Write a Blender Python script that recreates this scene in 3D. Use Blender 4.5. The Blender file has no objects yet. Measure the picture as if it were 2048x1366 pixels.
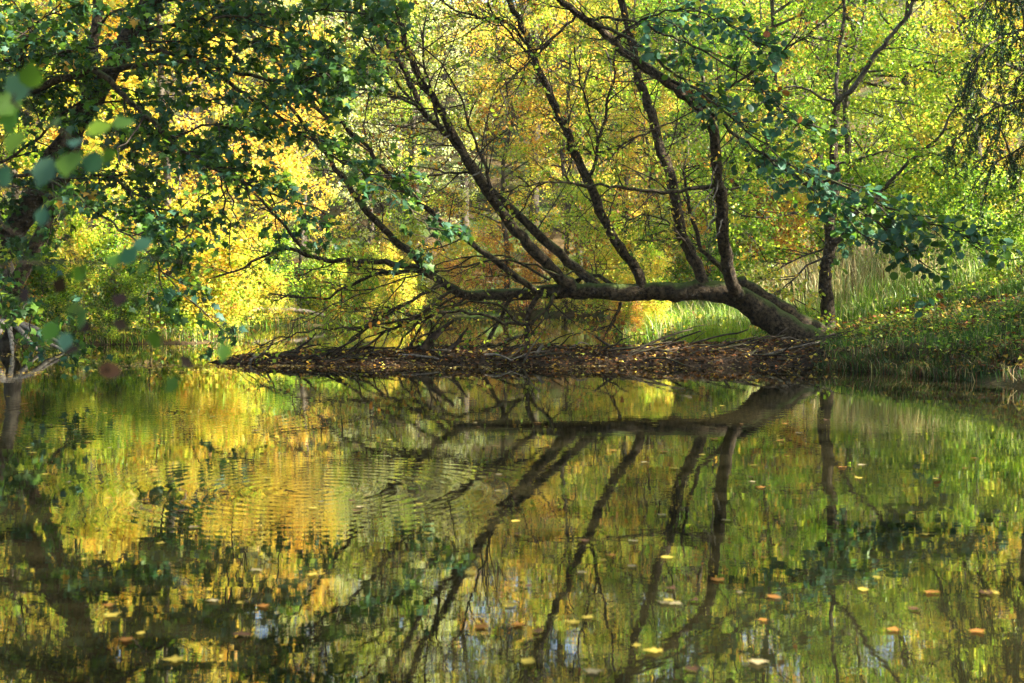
import bpy, math, random
import numpy as np
from mathutils import Vector

# ------------------------------------------------------------------ camera, sky, sun, exposure
sc = bpy.context.scene
FPX, CX, CY, HZ, CAMH = 2844.4, 1024.0, 683.0, 555.0, 1.1        # photo pixels, metres
PITCH = math.atan((CY - HZ) / FPX)
cam_d = bpy.data.cameras.new('camera')
cam = bpy.data.objects.new('camera', cam_d)
sc.collection.objects.link(cam)
cam.location = (0, 0, CAMH)
cam.rotation_euler = (math.pi / 2 - PITCH, 0, 0)
cam_d.lens = 50.0
cam_d.sensor_width = 36.0
cam_d.clip_start = 0.05
cam_d.clip_end = 600
cam_d.dof.use_dof = True
cam_d.dof.focus_distance = 18.5
cam_d.dof.aperture_fstop = 4.0
sc.camera = cam

SUN_AZ, SUN_EL = math.radians(103), math.radians(40)               # azimuth: to the right of the view direction
world = bpy.data.worlds.new('World')
sc.world = world
world.use_nodes = True
wn = world.node_tree.nodes
wn.clear()
wo = wn.new('ShaderNodeOutputWorld')
wb = wn.new('ShaderNodeBackground')
sky = wn.new('ShaderNodeTexSky')
sky.sky_type = 'NISHITA'
sky.sun_disc = False
sky.sun_elevation = SUN_EL
sky.sun_rotation = SUN_AZ
sky.dust_density = 2.0
wb.inputs['Strength'].default_value = 0.06
world.node_tree.links.new(sky.outputs['Color'], wb.inputs['Color'])
world.node_tree.links.new(wb.outputs['Background'], wo.inputs['Surface'])

sun_d = bpy.data.lights.new('sun', 'SUN')
sun_d.energy = 5.0
sun_d.angle = math.radians(0.53)
sun_d.color = (1.0, 0.93, 0.80)
sun = bpy.data.objects.new('sun', sun_d)
sc.collection.objects.link(sun)
SD = Vector((math.sin(SUN_AZ) * math.cos(SUN_EL), math.cos(SUN_AZ) * math.cos(SUN_EL), math.sin(SUN_EL)))
sun.rotation_euler = SD.to_track_quat('Z', 'Y').to_euler()
sun.location = (20, 20, 40)

sc.view_settings.view_transform = 'Standard'
sc.view_settings.look = 'None'
sc.view_settings.exposure = 2.95
sc.view_settings.gamma = 1.0
sc.view_settings.use_curve_mapping = False

sc.render.engine = 'CYCLES'
cy = sc.cycles
cy.max_bounces = 7
cy.diffuse_bounces = 3
cy.glossy_bounces = 3
cy.transmission_bounces = 5
cy.transparent_max_bounces = 4
cy.caustics_reflective = False
cy.caustics_refractive = False
cy.sample_clamp_indirect = 6.0
cy.use_adaptive_sampling = True
cy.adaptive_threshold = 0.022
cy.use_denoising = True
try:
    cy.denoiser = 'OPENIMAGEDENOISE'
except Exception:
    pass

# ------------------------------------------------------------------ helpers
R = np.random.default_rng(11)
random.seed(5)
COL = sc.collection
CP, SP = math.cos(PITCH), math.sin(PITCH)


def pix(px, py, d):
    """photo pixel + ground distance (metres along the view) -> point"""
    u = (px - CX) / FPX
    v = -(py - CY) / FPX
    y = CP + v * SP
    z = -SP + v * CP
    return np.array((u / y * d, d, CAMH + z / y * d))


def path(pts, d0, d1=None):
    d1 = d0 if d1 is None else d1
    n = len(pts)
    return np.array([pix(p[0], p[1], d0 + (d1 - d0) * i / max(1, n - 1)) for i, p in enumerate(pts)])


def spline(P, K, jit=0.0):
    """Catmull-Rom through P, resampled evenly to K points"""
    P = np.asarray(P, float)
    if len(P) == 2:
        P = np.array([P[0], (P[0] + P[1]) / 2, P[1]])
    Q = np.vstack([2 * P[0] - P[1], P, 2 * P[-1] - P[-2]])
    out = []
    for i in range(1, len(Q) - 2):
        t = np.linspace(0, 1, 12, endpoint=False)[:, None]
        a, b, c, d = Q[i - 1], Q[i], Q[i + 1], Q[i + 2]
        out.append(0.5 * (2 * b + (c - a) * t + (2 * a - 5 * b + 4 * c - d) * t ** 2 + (3 * b - a - 3 * c + d) * t ** 3))
    S = np.vstack(out + [P[-1][None]])
    L = np.concatenate([[0], np.cumsum(np.linalg.norm(np.diff(S, axis=0), axis=1))])
    tt = np.linspace(0, L[-1], K)
    S = np.stack([np.interp(tt, L, S[:, k]) for k in range(3)], 1)
    if jit:
        J = R.normal(0, jit, S.shape)
        J[0] = 0
        S += J
    return S


def norm(a):
    return a / (np.linalg.norm(a, axis=-1, keepdims=True) + 1e-9)


def make_mesh(name, V, F, col=None, smooth=False):
    """V (n,3), F (m,k) faces all of one size; col (n,3) stored as attribute"""
    me = bpy.data.meshes.new(name)
    V = np.ascontiguousarray(V, np.float32)
    F = np.ascontiguousarray(F, np.int32)
    me.vertices.add(len(V))
    me.vertices.foreach_set('co', V.ravel())
    k = F.shape[1]
    me.loops.add(F.size)
    me.loops.foreach_set('vertex_index', F.ravel())
    me.polygons.add(len(F))
    me.polygons.foreach_set('loop_start', np.arange(0, F.size, k, dtype=np.int32))
    if smooth:
        me.polygons.foreach_set('use_smooth', np.ones(len(F), bool))
    me.update(calc_edges=True)
    if col is not None:
        at = me.attributes.new('col', 'FLOAT_COLOR', 'POINT')
        c4 = np.ones((len(V), 4), np.float32)
        c4[:, :3] = col
        at.data.foreach_set('color', c4.ravel())
    return me


def obj(name, me, mat, parent=None, **props):
    o = bpy.data.objects.new(name, me)
    COL.objects.link(o)
    if me is not None and mat is not None and not me.materials:
        me.materials.append(mat)
    if parent is not None:
        o.parent = parent
    for k, v in props.items():
        o[k] = v
    return o


def thing(name, label, cat, loc=(0, 0, 0), group=None):
    o = obj(name, None, None, None, label=label, category=cat)
    o.location = loc
    o.empty_display_size = 0.2
    if group:
        o['group'] = group
    return o


def tubes(PL, RAD, n=6, cap=True, rough=0.0):
    """PL (M,K,3), RAD (M,K) -> verts, quads (vectorised tubes)"""
    PL = np.asarray(PL, float)
    RAD = np.asarray(RAD, float)
    M, K, _ = PL.shape
    T = np.gradient(PL, axis=1)
    T = norm(T)
    Tm = norm(PL[:, -1] - PL[:, 0])
    ref = np.where(np.abs(Tm[:, 2:3]) > 0.8, np.array([[1.0, 0.13, 0]]), np.array([[0, 0.13, 1.0]]))
    A = norm(np.cross(T, ref[:, None, :]))
    B = np.cross(T, A)
    ph = np.arange(n) / n * 2 * math.pi
    rr = RAD[:, :, None] * (1 + rough * R.normal(0, 1, (M, K, n)))
    V = PL[:, :, None, :] + rr[..., None] * (np.cos(ph)[None, None, :, None] * A[:, :, None, :] + np.sin(ph)[None, None, :, None] * B[:, :, None, :])
    idx = np.arange(M * K * n).reshape(M, K, n)
    a = idx[:, :-1, :]
    b = idx[:, 1:, :]
    F = np.stack([a, np.roll(a, -1, 2), np.roll(b, -1, 2), b], -1).reshape(-1, 4)
    V = V.reshape(-1, 3)
    if cap:     # close the far end with a point (degenerate-free: a tiny ring is enough for thin ends), the butt with a quad fan
        if n == 6:
            for s in (0, K - 1):
                e = idx[:, s, :]
                c = np.stack([np.stack([e[:, 0], e[:, 1], e[:, 2], e[:, 3]], -1), np.stack([e[:, 0], e[:, 3], e[:, 4], e[:, 5]], -1)], 1).reshape(-1, 4)
                F = np.vstack([F, c])
        elif n == 10:
            for s in (0, K - 1):
                e = idx[:, s, :]
                c = np.stack([np.stack([e[:, 0], e[:, i], e[:, i + 1], e[:, i + 2]], -1) for i in (1, 3, 5, 7)], 1).reshape(-1, 4)
                F = np.vstack([F, c])
    return V, F


def join(parts):
    Vs, Fs, o = [], [], 0
    for V, F in parts:
        Vs.append(V)
        Fs.append(F + o)
        o += len(V)
    return np.vstack(Vs), np.vstack(Fs)


def at_param(PL, t):
    """points and tangents at params t (M,n) of polylines (M,K,3)"""
    M, K, _ = PL.shape
    f = np.clip(t, 0, 0.9999) * (K - 1)
    i = f.astype(int)
    w = (f - i)[..., None]
    m = np.arange(M)[:, None]
    a, b = PL[m, i], PL[m, i + 1]
    return a * (1 - w) + b * w, norm(b - a)


def grow(PL, n, t0, t1, l0, l1, ang, jang, K, up=0.0, noise=0.12, flat=1.0, taper=0.5, bias=None):
    """n children on each parent polyline -> (M*n, K, 3)"""
    PL = np.asarray(PL)
    M = len(PL)
    t = (np.arange(n)[None, :] + R.random((M, n))) / n * (t1 - t0) + t0
    P, T = at_param(PL, t)
    rv = norm(R.normal(0, 1, (M, n, 3)) * np.array([1, 1, flat]))
    perp = norm(rv - (rv * T).sum(-1, keepdims=True) * T)
    a = np.radians(ang + R.normal(0, jang, (M, n)))[..., None]
    D = np.cos(a) * T + np.sin(a) * perp
    D[..., 2] *= flat ** 0.5
    if bias is not None:
        D = D + np.asarray(bias)
    D = norm(D).reshape(-1, 3)
    L = (R.uniform(l0, l1, (M, n)) * (1 - taper * (t - t0) / (t1 - t0 + 1e-6))).reshape(-1, 1)
    pts = [P.reshape(-1, 3)]
    for k in range(K - 1):
        D = norm(D + np.array([0, 0, up]) / (K - 1) + R.normal(0, noise, D.shape) * np.array([1, 1, 0.7]))
        pts.append(pts[-1] + D * L / (K - 1))
    return np.stack(pts, 1)


def radii(M, K, r0, r1):
    return np.tile(np.linspace(r0, r1, K), (M, 1))


TPL = {
    'rhomb': (np.array([(0, 0, 0), (.36, .5, .1), (0, 1, 0), (-.36, .5, .1)]), np.array([(0, 1, 2), (0, 2, 3)])),
    'oval': (np.array([(0, 0, 0), (.27, .22, .08), (.36, .58, .1), (0, 1, -.06), (-.36, .58, .1), (-.27, .22, .08)]),
             np.array([(0, 1, 2), (0, 2, 3), (0, 3, 4), (0, 4, 5)])),
    'round': (np.array([(0, 0, 0), (.3, .1, .03), (.48, .45, .08), (.32, .85, .02), (0, 1, -.05), (-.32, .85, .02), (-.48, .45, .08), (-.3, .1, .03)]),
              np.array([(0, 1, 2), (0, 2, 3), (0, 3, 4), (0, 4, 5), (0, 5, 6), (0, 6, 7)])),
}
_mo = [(0, 0), (.32, -.08), (.27, .17), (.62, .32), (.33, .48), (.2, .62), (0, 1.02), (-.2, .62), (-.33, .48), (-.62, .32), (-.27, .17), (-.32, -.08)]
_mv = [(x, y, -0.12 * abs(x) - (0.10 if y > .9 else 0)) for x, y in _mo] + [(0, .36, .05)]
TPL['maple'] = (np.array(_mv), np.array([(12, i, (i + 1) % 12) for i in range(12)]))
TPL['maple_simple'] = (np.array([(0, 0, 0), (.5, .1, -.06), (.24, .42, .02), (0, 1, -.08), (-.24, .42, .02), (-.5, .1, -.06)]),
                       np.array([(0, 1, 2), (0, 2, 3), (0, 3, 4), (0, 4, 5)]))


def leaves(P, AX, size, tpl, colr, tilt=0.5, upv=(0, 0, 1), curl=0.0):
    """P (n,3) leaf bases, AX (n,3) leaf axes; normals around upv with random tilt"""
    n = len(P)
    N = norm(np.asarray(upv) + R.normal(0, tilt, (n, 3)))
    Y = norm(AX)
    X = norm(np.cross(Y, N))
    N = np.cross(X, Y)
    tv, tf = TPL[tpl]
    s = np.asarray(size).reshape(-1, 1, 1)
    V = P[:, None, :] + s * (tv[None, :, 0:1] * X[:, None] + tv[None, :, 1:2] * Y[:, None] + tv[None, :, 2:3] * N[:, None] * (1 + curl * R.random((n, 1, 1))))
    F = tf[None] + (np.arange(n) * len(tv))[:, None, None]
    C = np.repeat(colr, len(tv), 0)
    return V.reshape(-1, 3), F.reshape(-1, 3), C


PAL = {
    'green': (0.085, 0.175, 0.018), 'deep': (0.034, 0.085, 0.018), 'blue': (0.055, 0.140, 0.078), 'lime': (0.240, 0.360, 0.025),
    'ylime': (0.390, 0.430, 0.042), 'yellow': (0.640, 0.500, 0.070), 'gold': (0.620, 0.370, 0.050), 'orange': (0.520, 0.230, 0.035),
    'humus': (0.045, 0.026, 0.013), 'rust': (0.270, 0.095, 0.022), 'brown': (0.130, 0.062, 0.022), 'pale': (0.50, 0.54, 0.27), 'straw': (0.45, 0.37, 0.18),
}


def colours(n, mix, clump=None, jit=0.16):
    """mix: list of (palette name, weight); clump: (n,) ids so neighbours share a hue"""
    names = [m[0] for m in mix]
    w = np.array([m[1] for m in mix], float)
    w /= w.sum()
    tab = np.array([PAL[k] for k in names])
    if clump is None:
        pick = R.choice(len(names), n, p=w)
    else:
        ids, inv = np.unique(clump, return_inverse=True)
        base = R.choice(len(names), len(ids), p=w)[inv]
        own = R.choice(len(names), n, p=w)
        pick = np.where(R.random(n) < 0.62, base, own)
    c = tab[pick] * np.exp(R.normal(0, jit, (n, 1))) * np.exp(R.normal(0, 0.06, (n, 3)))
    return np.clip(c, 0.003, 0.75)


def leaf_on(PL, n, t0, t1, size, tpl, mix, droop=0.35, tilt=0.5, spread=0.03, clump=None, keep=1.0, upv=(0, 0, 1)):
    M = len(PL)
    t = R.uniform(t0, t1, (M, n))
    P, T = at_param(PL, t)
    side = norm(R.normal(0, 1, (M, n, 3)))
    AX = norm(T * 0.5 + side * 0.9 + np.array([0, 0, -droop]))
    P = P + R.normal(0, spread, P.shape)
    cl = (np.arange(M)[:, None] if clump is None else np.asarray(clump)[:, None]) * np.ones((1, n), int)
    P, AX, cl = P.reshape(-1, 3), AX.reshape(-1, 3), cl.reshape(-1)
    if keep < 1.0:
        k = R.random(len(P)) < keep
        P, AX, cl = P[k], AX[k], cl[k]
    s = R.uniform(size * 0.65, size * 1.2, len(P))
    return leaves(P, AX, s, tpl, colours(len(P), mix, cl), tilt, upv)


def cat_leaves(lst):
    Vs, Fs, Cs, o = [], [], [], 0
    for V, F, C in lst:
        Vs.append(V)
        Fs.append(F + o)
        Cs.append(C)
        o += len(V)
    return np.vstack(Vs), np.vstack(Fs), np.vstack(Cs)


# ------------------------------------------------------------------ materials
def new_mat(name):
    m = bpy.data.materials.new(name)
    m.use_nodes = True
    nt = m.node_tree
    nt.nodes.clear()
    out = nt.nodes.new('ShaderNodeOutputMaterial')
    return m, nt, out


def leaf_material(name, trans=0.5, boost=1.35, rough=0.42, spec=0.35):
    m, nt, out = new_mat(name)
    N, L = nt.nodes, nt.links
    at = N.new('ShaderNodeAttribute')
    at.attribute_name = 'col'
    oi = N.new('ShaderNodeObjectInfo')
    mu = N.new('ShaderNodeMix')
    mu.data_type = 'RGBA'
    mu.blend_type = 'MULTIPLY'
    mu.inputs[0].default_value = 1.0
    L.new(at.outputs['Color'], mu.inputs[6])
    L.new(oi.outputs['Color'], mu.inputs[7])
    p = N.new('ShaderNodeBsdfPrincipled')
    p.inputs['Roughness'].default_value = rough
    p.inputs['Specular IOR Level'].default_value = spec
    L.new(mu.outputs[2], p.inputs['Base Color'])
    b = N.new('ShaderNodeMix')
    b.data_type = 'RGBA'
    b.blend_type = 'MULTIPLY'
    b.inputs[0].default_value = 1.0
    b.inputs[7].default_value = (boost, boost * 1.02, boost * 0.8, 1)
    L.new(mu.outputs[2], b.inputs[6])
    t = N.new('ShaderNodeBsdfTranslucent')
    L.new(b.outputs[2], t.inputs['Color'])
    x = N.new('ShaderNodeMixShader')
    x.inputs[0].default_value = trans
    L.new(p.outputs[0], x.inputs[1])
    L.new(t.outputs[0], x.inputs[2])
    L.new(x.outputs[0], out.inputs['Surface'])
    return m


def bark_material(name, c0, c1, moss=0.0, scale=14.0, bump=0.02):
    m, nt, out = new_mat(name)
    N, L = nt.nodes, nt.links
    tc = N.new('ShaderNodeTexCoord')
    n1 = N.new('ShaderNodeTexNoise')
    n1.inputs['Scale'].default_value = scale
    n1.inputs['Detail'].default_value = 6
    n1.inputs['Roughness'].default_value = 0.65
    L.new(tc.outputs['Object'], n1.inputs['Vector'])
    v1 = N.new('ShaderNodeTexVoronoi')
    v1.inputs['Scale'].default_value = scale * 2.2
    v1.feature = 'DISTANCE_TO_EDGE'
    L.new(tc.outputs['Object'], v1.inputs['Vector'])
    cr = N.new('ShaderNodeValToRGB')
    cr.color_ramp.elements[0].position = 0.38
    cr.color_ramp.elements[0].color = (*c0, 1)
    cr.color_ramp.elements[1].position = 0.66
    cr.color_ramp.elements[1].color = (*c1, 1)
    L.new(n1.outputs['Fac'], cr.inputs['Fac'])
    last = cr.outputs['Color']
    if moss > 0:
        ge = N.new('ShaderNodeNewGeometry')
        sx = N.new('ShaderNodeSeparateXYZ')
        L.new(ge.outputs['Normal'], sx.inputs[0])
        n2 = N.new('ShaderNodeTexNoise')
        n2.inputs['Scale'].default_value = 5.0
        n2.inputs['Detail'].default_value = 5
        L.new(tc.outputs['Object'], n2.inputs['Vector'])
        ma = N.new('ShaderNodeMath')
        ma.operation = 'ADD'
        L.new(sx.outputs['Z'], ma.inputs[0])
        L.new(n2.outputs['Fac'], ma.inputs[1])
        mr = N.new('ShaderNodeMapRange')
        mr.inputs['From Min'].default_value = 1.35 - moss
        mr.inputs['From Max'].default_value = 1.75 - moss
        L.new(ma.outputs[0], mr.inputs['Value'])
        mx = N.new('ShaderNodeMix')
        mx.data_type = 'RGBA'
        mx.inputs[7].default_value = (0.075, 0.105, 0.020, 1)
        L.new(mr.outputs[0], mx.inputs[0])
        L.new(last, mx.inputs[6])
        last = mx.outputs[2]
    p = N.new('ShaderNodeBsdfPrincipled')
    p.inputs['Roughness'].default_value = 0.88
    p.inputs['Specular IOR Level'].default_value = 0.2
    L.new(last, p.inputs['Base Color'])
    ad = N.new('ShaderNodeMath')
    ad.operation = 'MULTIPLY_ADD'
    ad.inputs[1].default_value = 0.6
    L.new(v1.outputs['Distance'], ad.inputs[0])
    L.new(n1.outputs['Fac'], ad.inputs[2])
    bu = N.new('ShaderNodeBump')
    bu.inputs['Strength'].default_value = 0.9
    bu.inputs['Distance'].default_value = bump
    L.new(ad.outputs[0], bu.inputs['Height'])
    L.new(bu.outputs[0], p.inputs['Normal'])
    L.new(p.outputs[0], out.inputs['Surface'])
    return m


def ground_material():
    m, nt, out = new_mat('ground_soil_and_litter')
    N, L = nt.nodes, nt.links
    tc = N.new('ShaderNodeTexCoord')
    n1 = N.new('ShaderNodeTexNoise')
    n1.inputs['Scale'].default_value = 0.7
    n1.inputs['Detail'].default_value = 8
    n2 = N.new('ShaderNodeTexNoise')
    n2.inputs['Scale'].default_value = 18
    n2.inputs['Detail'].default_value = 6
    n2.inputs['Roughness'].default_value = 0.7
    for n in (n1, n2):
        L.new(tc.outputs['Object'], n.inputs['Vector'])
    cr = N.new('ShaderNodeValToRGB')
    e = cr.color_ramp.elements
    e[0].position, e[0].color = 0.32, (0.022, 0.016, 0.009, 1)
    e[1].position, e[1].color = 0.7, (0.15, 0.085, 0.03, 1)
    e2 = e.new(0.5)
    e2.color = (0.07, 0.05, 0.02, 1)
    L.new(n2.outputs['Fac'], cr.inputs['Fac'])
    cg = N.new('ShaderNodeValToRGB')
    g = cg.color_ramp.elements
    g[0].position, g[0].color = 0.35, (0.02, 0.035, 0.008, 1)
    g[1].position, g[1].color = 0.7, (0.07, 0.11, 0.02, 1)
    L.new(n2.outputs['Fac'], cg.inputs['Fac'])
    mr = N.new('ShaderNodeMapRange')
    mr.inputs['From Min'].default_value = 0.42
    mr.inputs['From Max'].default_value = 0.6
    L.new(n1.outputs['Fac'], mr.inputs['Value'])
    mx = N.new('ShaderNodeMix')
    mx.data_type = 'RGBA'
    L.new(mr.outputs[0], mx.inputs[0])
    L.new(cr.outputs['Color'], mx.inputs[6])
    L.new(cg.outputs['Color'], mx.inputs[7])
    p = N.new('ShaderNodeBsdfPrincipled')
    p.inputs['Roughness'].default_value = 0.95
    p.inputs['Specular IOR Level'].default_value = 0.15
    L.new(mx.outputs[2], p.inputs['Base Color'])
    bu = N.new('ShaderNodeBump')
    bu.inputs['Strength'].default_value = 1.0
    bu.inputs['Distance'].default_value = 0.05
    L.new(n2.outputs['Fac'], bu.inputs['Height'])
    L.new(bu.outputs[0], p.inputs['Normal'])
    L.new(p.outputs[0], out.inputs['Surface'])
    return m


def water_material():
    m, nt, out = new_mat('pond_water')
    N, L = nt.nodes, nt.links
    tc = N.new('ShaderNodeTexCoord')

    def noise(scale, sx, sy, detail=2.0):
        mp = N.new('ShaderNodeMapping')
        mp.inputs['Scale'].default_value = (sx, sy, 1)
        L.new(tc.outputs['Object'], mp.inputs['Vector'])
        n = N.new('ShaderNodeTexNoise')
        n.inputs['Scale'].default_value = scale
        n.inputs['Detail'].default_value = detail
        L.new(mp.outputs[0], n.inputs['Vector'])
        return n.outputs['Fac']

    def math_(op, a, b):
        x = N.new('ShaderNodeMath')
        x.operation = op
        for i, v in enumerate((a, b)):
            if isinstance(v, (int, float)):
                x.inputs[i].default_value = v
            else:
                L.new(v, x.inputs[i])
        return x.outputs[0]

    fine = noise(9.0, 1.0, 2.2, 1.5)
    mid = noise(1.6, 0.7, 1.8, 2.0)
    # rings spreading from where leaves dropped into the pond
    hsum = math_('ADD', math_('MULTIPLY', fine, 0.00014), math_('MULTIPLY', mid, 0.0006))
    for (cx, cyy, rad, amp, k) in ((-1.05, 7.3, 1.6, 0.00030, 55.0), (-3.0, 11.5, 2.6, 0.00022, 40.0), (2.4, 11.0, 1.8, 0.00012, 48.0)):
        mp = N.new('ShaderNodeMapping')
        mp.inputs['Location'].default_value = (-cx, -cyy, 0)
        L.new(tc.outputs['Object'], mp.inputs['Vector'])
        ln = N.new('ShaderNodeVectorMath')
        ln.operation = 'LENGTH'
        L.new(mp.outputs[0], ln.inputs[0])
        fall = N.new('ShaderNodeMapRange')
        fall.inputs['From Min'].default_value = 0.0
        fall.inputs['From Max'].default_value = rad
        fall.inputs['To Min'].default_value = amp
        fall.inputs['To Max'].default_value = 0.0
        L.new(ln.outputs['Value'], fall.inputs['Value'])
        s = math_('SINE', math_('MULTIPLY', ln.outputs['Value'], k), 0)
        hsum = math_('ADD', hsum, math_('MULTIPLY', s, fall.outputs[0]))
    bu = N.new('ShaderNodeBump')
    bu.inputs['Strength'].default_value = 1.0
    bu.inputs['Distance'].default_value = 1.0
    L.new(hsum, bu.inputs['Height'])
    silt = noise(0.5, 1.0, 1.0, 3.0)
    cr = N.new('ShaderNodeValToRGB')
    cr.color_ramp.elements[0].position = 0.3
    cr.color_ramp.elements[0].color = (0.0065, 0.0065, 0.0024, 1)
    cr.color_ramp.elements[1].position = 0.75
    cr.color_ramp.elements[1].color = (0.016, 0.0135, 0.0055, 1)
    L.new(silt, cr.inputs['Fac'])
    df = N.new('ShaderNodeBsdfDiffuse')
    L.new(cr.outputs['Color'], df.inputs['Color'])
    gl = N.new('ShaderNodeBsdfGlossy')
    gl.inputs['Roughness'].default_value = 0.0
    gl.inputs['Color'].default_value = (0.97, 0.97, 0.92, 1)
    L.new(bu.outputs[0], gl.inputs['Normal'])
    fr = N.new('ShaderNodeFresnel')
    fr.inputs['IOR'].default_value = 2.2
    x = N.new('ShaderNodeMixShader')
    L.new(fr.outputs[0], x.inputs[0])
    L.new(df.outputs[0], x.inputs[1])
    L.new(gl.outputs[0], x.inputs[2])
    L.new(x.outputs[0], out.inputs['Surface'])
    return m


M_LEAF = leaf_material('leaf_translucent', 0.5, 1.45)
M_LEAF_DARK = leaf_material('leaf_waxy', 0.40, 1.25, 0.5, 0.25)
M_DRY = leaf_material('leaf_dry', 0.2, 1.0, 0.7, 0.2)
M_GRASS = leaf_material('grass_blade', 0.4, 1.4, 0.5, 0.3)
M_NEEDLE = leaf_material('spruce_needle', 0.15, 1.0, 0.5, 0.3)
M_BARK = bark_material('bark_mossy', (0.008, 0.006, 0.004), (0.115, 0.082, 0.045), 0.38, 22.0, 0.05)
M_BARK_BG = bark_material('bark_grey_brown', (0.03, 0.023, 0.015), (0.12, 0.10, 0.07), 0.0, 9.0)
M_TWIG = bark_material('bark_twig', (0.018, 0.012, 0.008), (0.07, 0.052, 0.034), 0.0, 20.0, 0.004)
M_DEAD = bark_material('wood_weathered', (0.09, 0.07, 0.05), (0.34, 0.29, 0.22), 0.0, 16.0, 0.006)
M_ROT = bark_material('wood_wet_dark', (0.015, 0.011, 0.008), (0.085, 0.06, 0.038), 0.12, 16.0, 0.01)
M_GROUND = ground_material()
M_WATER = water_material()

# ------------------------------------------------------------------ ground and water
SHORE = np.array([(-1.6, 1.6), (-3.2, 4.0), (-4.6, 9.0), (-5.5, 13.5), (-7.2, 18.0), (-8.9, 21.6), (-6.8, 23.2), (-5.0, 23.9), (-5.1, 27), (-6.6, 30.5),
                  (-6.0, 32.0), (-4.0, 33.0), (-3.6, 37.0), (-2.5, 40.5), (0.5, 41.5), (2.7, 40.8), (2.5, 34.0), (2.1, 28.0), (2.0, 23.0),
                  (3.0, 20.9), (3.9, 20.0), (3.7, 18.2), (3.75, 17.3), (4.2, 16.5), (4.8, 15.5), (5.3, 14.2), (6.4, 11.0), (6.6, 7.0), (5.4, 3.4), (2.5, 1.4)])


def pond_sd(x, y):
    """signed distance to the shoreline: negative over the pond"""
    d2 = np.full(x.shape, 1e9)
    inside = np.zeros(x.shape, bool)
    n = len(SHORE)
    for i in range(n):
        a, b = SHORE[i], SHORE[(i + 1) % n]
        e = b - a
        t = np.clip(((x - a[0]) * e[0] + (y - a[1]) * e[1]) / (e @ e), 0, 1)
        d2 = np.minimum(d2, (x - a[0] - t * e[0]) ** 2 + (y - a[1] - t * e[1]) ** 2)
        c = ((a[1] > y) != (b[1] > y)) & (x < (b[0] - a[0]) * (y - a[1]) / (b[1] - a[1] + 1e-12) + a[0])
        inside ^= c
    return np.where(inside, -1, 1) * np.sqrt(d2)


def wob(x, y, f, s=0.0):
    return np.sin(x * f + 1.3 + s) * np.cos(y * f * 1.13 + 0.7 * s) + 0.5 * np.sin(x * f * 2.3 + y * f * 1.7 + s)


def ground_z(x, y):
    x = np.asarray(x, float)
    y = np.asarray(y, float)
    sd = pond_sd(x, y) + 0.10 * wob(x, y, 2.1) + 0.05 * wob(x, y, 5.7, 2)
    z = np.where(sd < 0, np.maximum(sd * 0.35, -0.7), np.where(x < 2.5, 0.07, 0.20) * (1 - np.exp(-np.maximum(sd, 0) / 0.35)) + 0.045 * np.maximum(sd, 0))
    rb = np.clip((x - 3.6) / 5.0, 0, 1) * np.clip((y - 8) / 5, 0, 1) * np.clip(sd / 1.2, 0, 1)
    z = z + rb * 0.20 * np.clip(x - 3.2, 0, 6)
    far = np.clip(y - 42 + 0.12 * np.abs(x), 0, 60)
    z = z + 0.30 * far * np.clip(far / 8, 0, 1)
    lf = np.clip(-x - 10, 0, 40)
    z = z + 0.16 * lf * np.clip(lf / 6, 0, 1)
    rt = np.clip(x - 12, 0, 40)
    z = z + 0.14 * rt * np.clip(rt / 6, 0, 1)
    z = z + np.where(sd > 0.2, 0.05 * wob(x, y, 1.1, 3) + 0.02 * wob(x, y, 3.9, 1), 0)
    return z


def bar_z(x, y):
    """the low bar of driftwood and leaves across the pond"""
    yc = 18.55 + 0.35 * np.sin(x * 0.55) * 0.5
    hw = np.interp(x, [-3.9, -3.2, -1.5, 0.5, 2.5, 4.2, 5.0], [0.02, 0.55, 0.85, 0.95, 1.15, 1.4, 1.4]) + 0.08 * wob(x, y, 3.1)
    q = np.clip(1 - ((y - yc) / np.maximum(hw, 0.02)) ** 2, -3, 1)
    h = np.interp(x, [-4.0, -3.4, -1.5, 1.0, 4.0], [0.0, 0.10, 0.15, 0.17, 0.24]) * (1 + 0.28 * wob(x, y, 4.3, 1) * 0.6)
    z = np.where(q > 0, h * np.maximum(q, 0) ** 0.8, q * 0.25)
    return np.where((x < -4.1) | (x > 5.2), -2.0, z - 0.012)


def axis(a):
    return np.array(sorted(set(np.round(np.concatenate(a), 3))))


gx = axis([np.arange(-9, 9.01, 0.12), np.arange(-26, -9, 1.0), np.arange(10, 27, 1.0), np.arange(-110, -26, 6.0), np.arange(28, 111, 6.0)])
gy = axis([np.arange(12, 30.01, 0.12), np.arange(0, 12, 0.4), np.arange(30, 46, 0.4), np.arange(46, 80, 1.5), np.arange(-60, 0, 5.0), np.arange(80, 200, 8.0)])
GX, GY = np.meshgrid(gx, gy)
GZ = ground_z(GX, GY)
V = np.stack([GX, GY, GZ], -1).reshape(-1, 3)
idx = np.arange(len(V)).reshape(GX.shape)
F = np.stack([idx[:-1, :-1], idx[:-1, 1:], idx[1:, 1:], idx[1:, :-1]], -1).reshape(-1, 4)
ground = obj('ground', make_mesh('ground', V, F, smooth=True), M_GROUND, kind='structure', label='leaf littered pond banks and the wooded slope behind', category='ground')
wv = np.array([(-30, -5, 0), (30, -5, 0), (30, 60, 0), (-30, 60, 0)], float)
water = obj('water', make_mesh('water', wv, np.array([(0, 1, 2, 3)])), M_WATER, kind='structure', label='calm olive pond mirroring the autumn trees', category='water')


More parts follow.
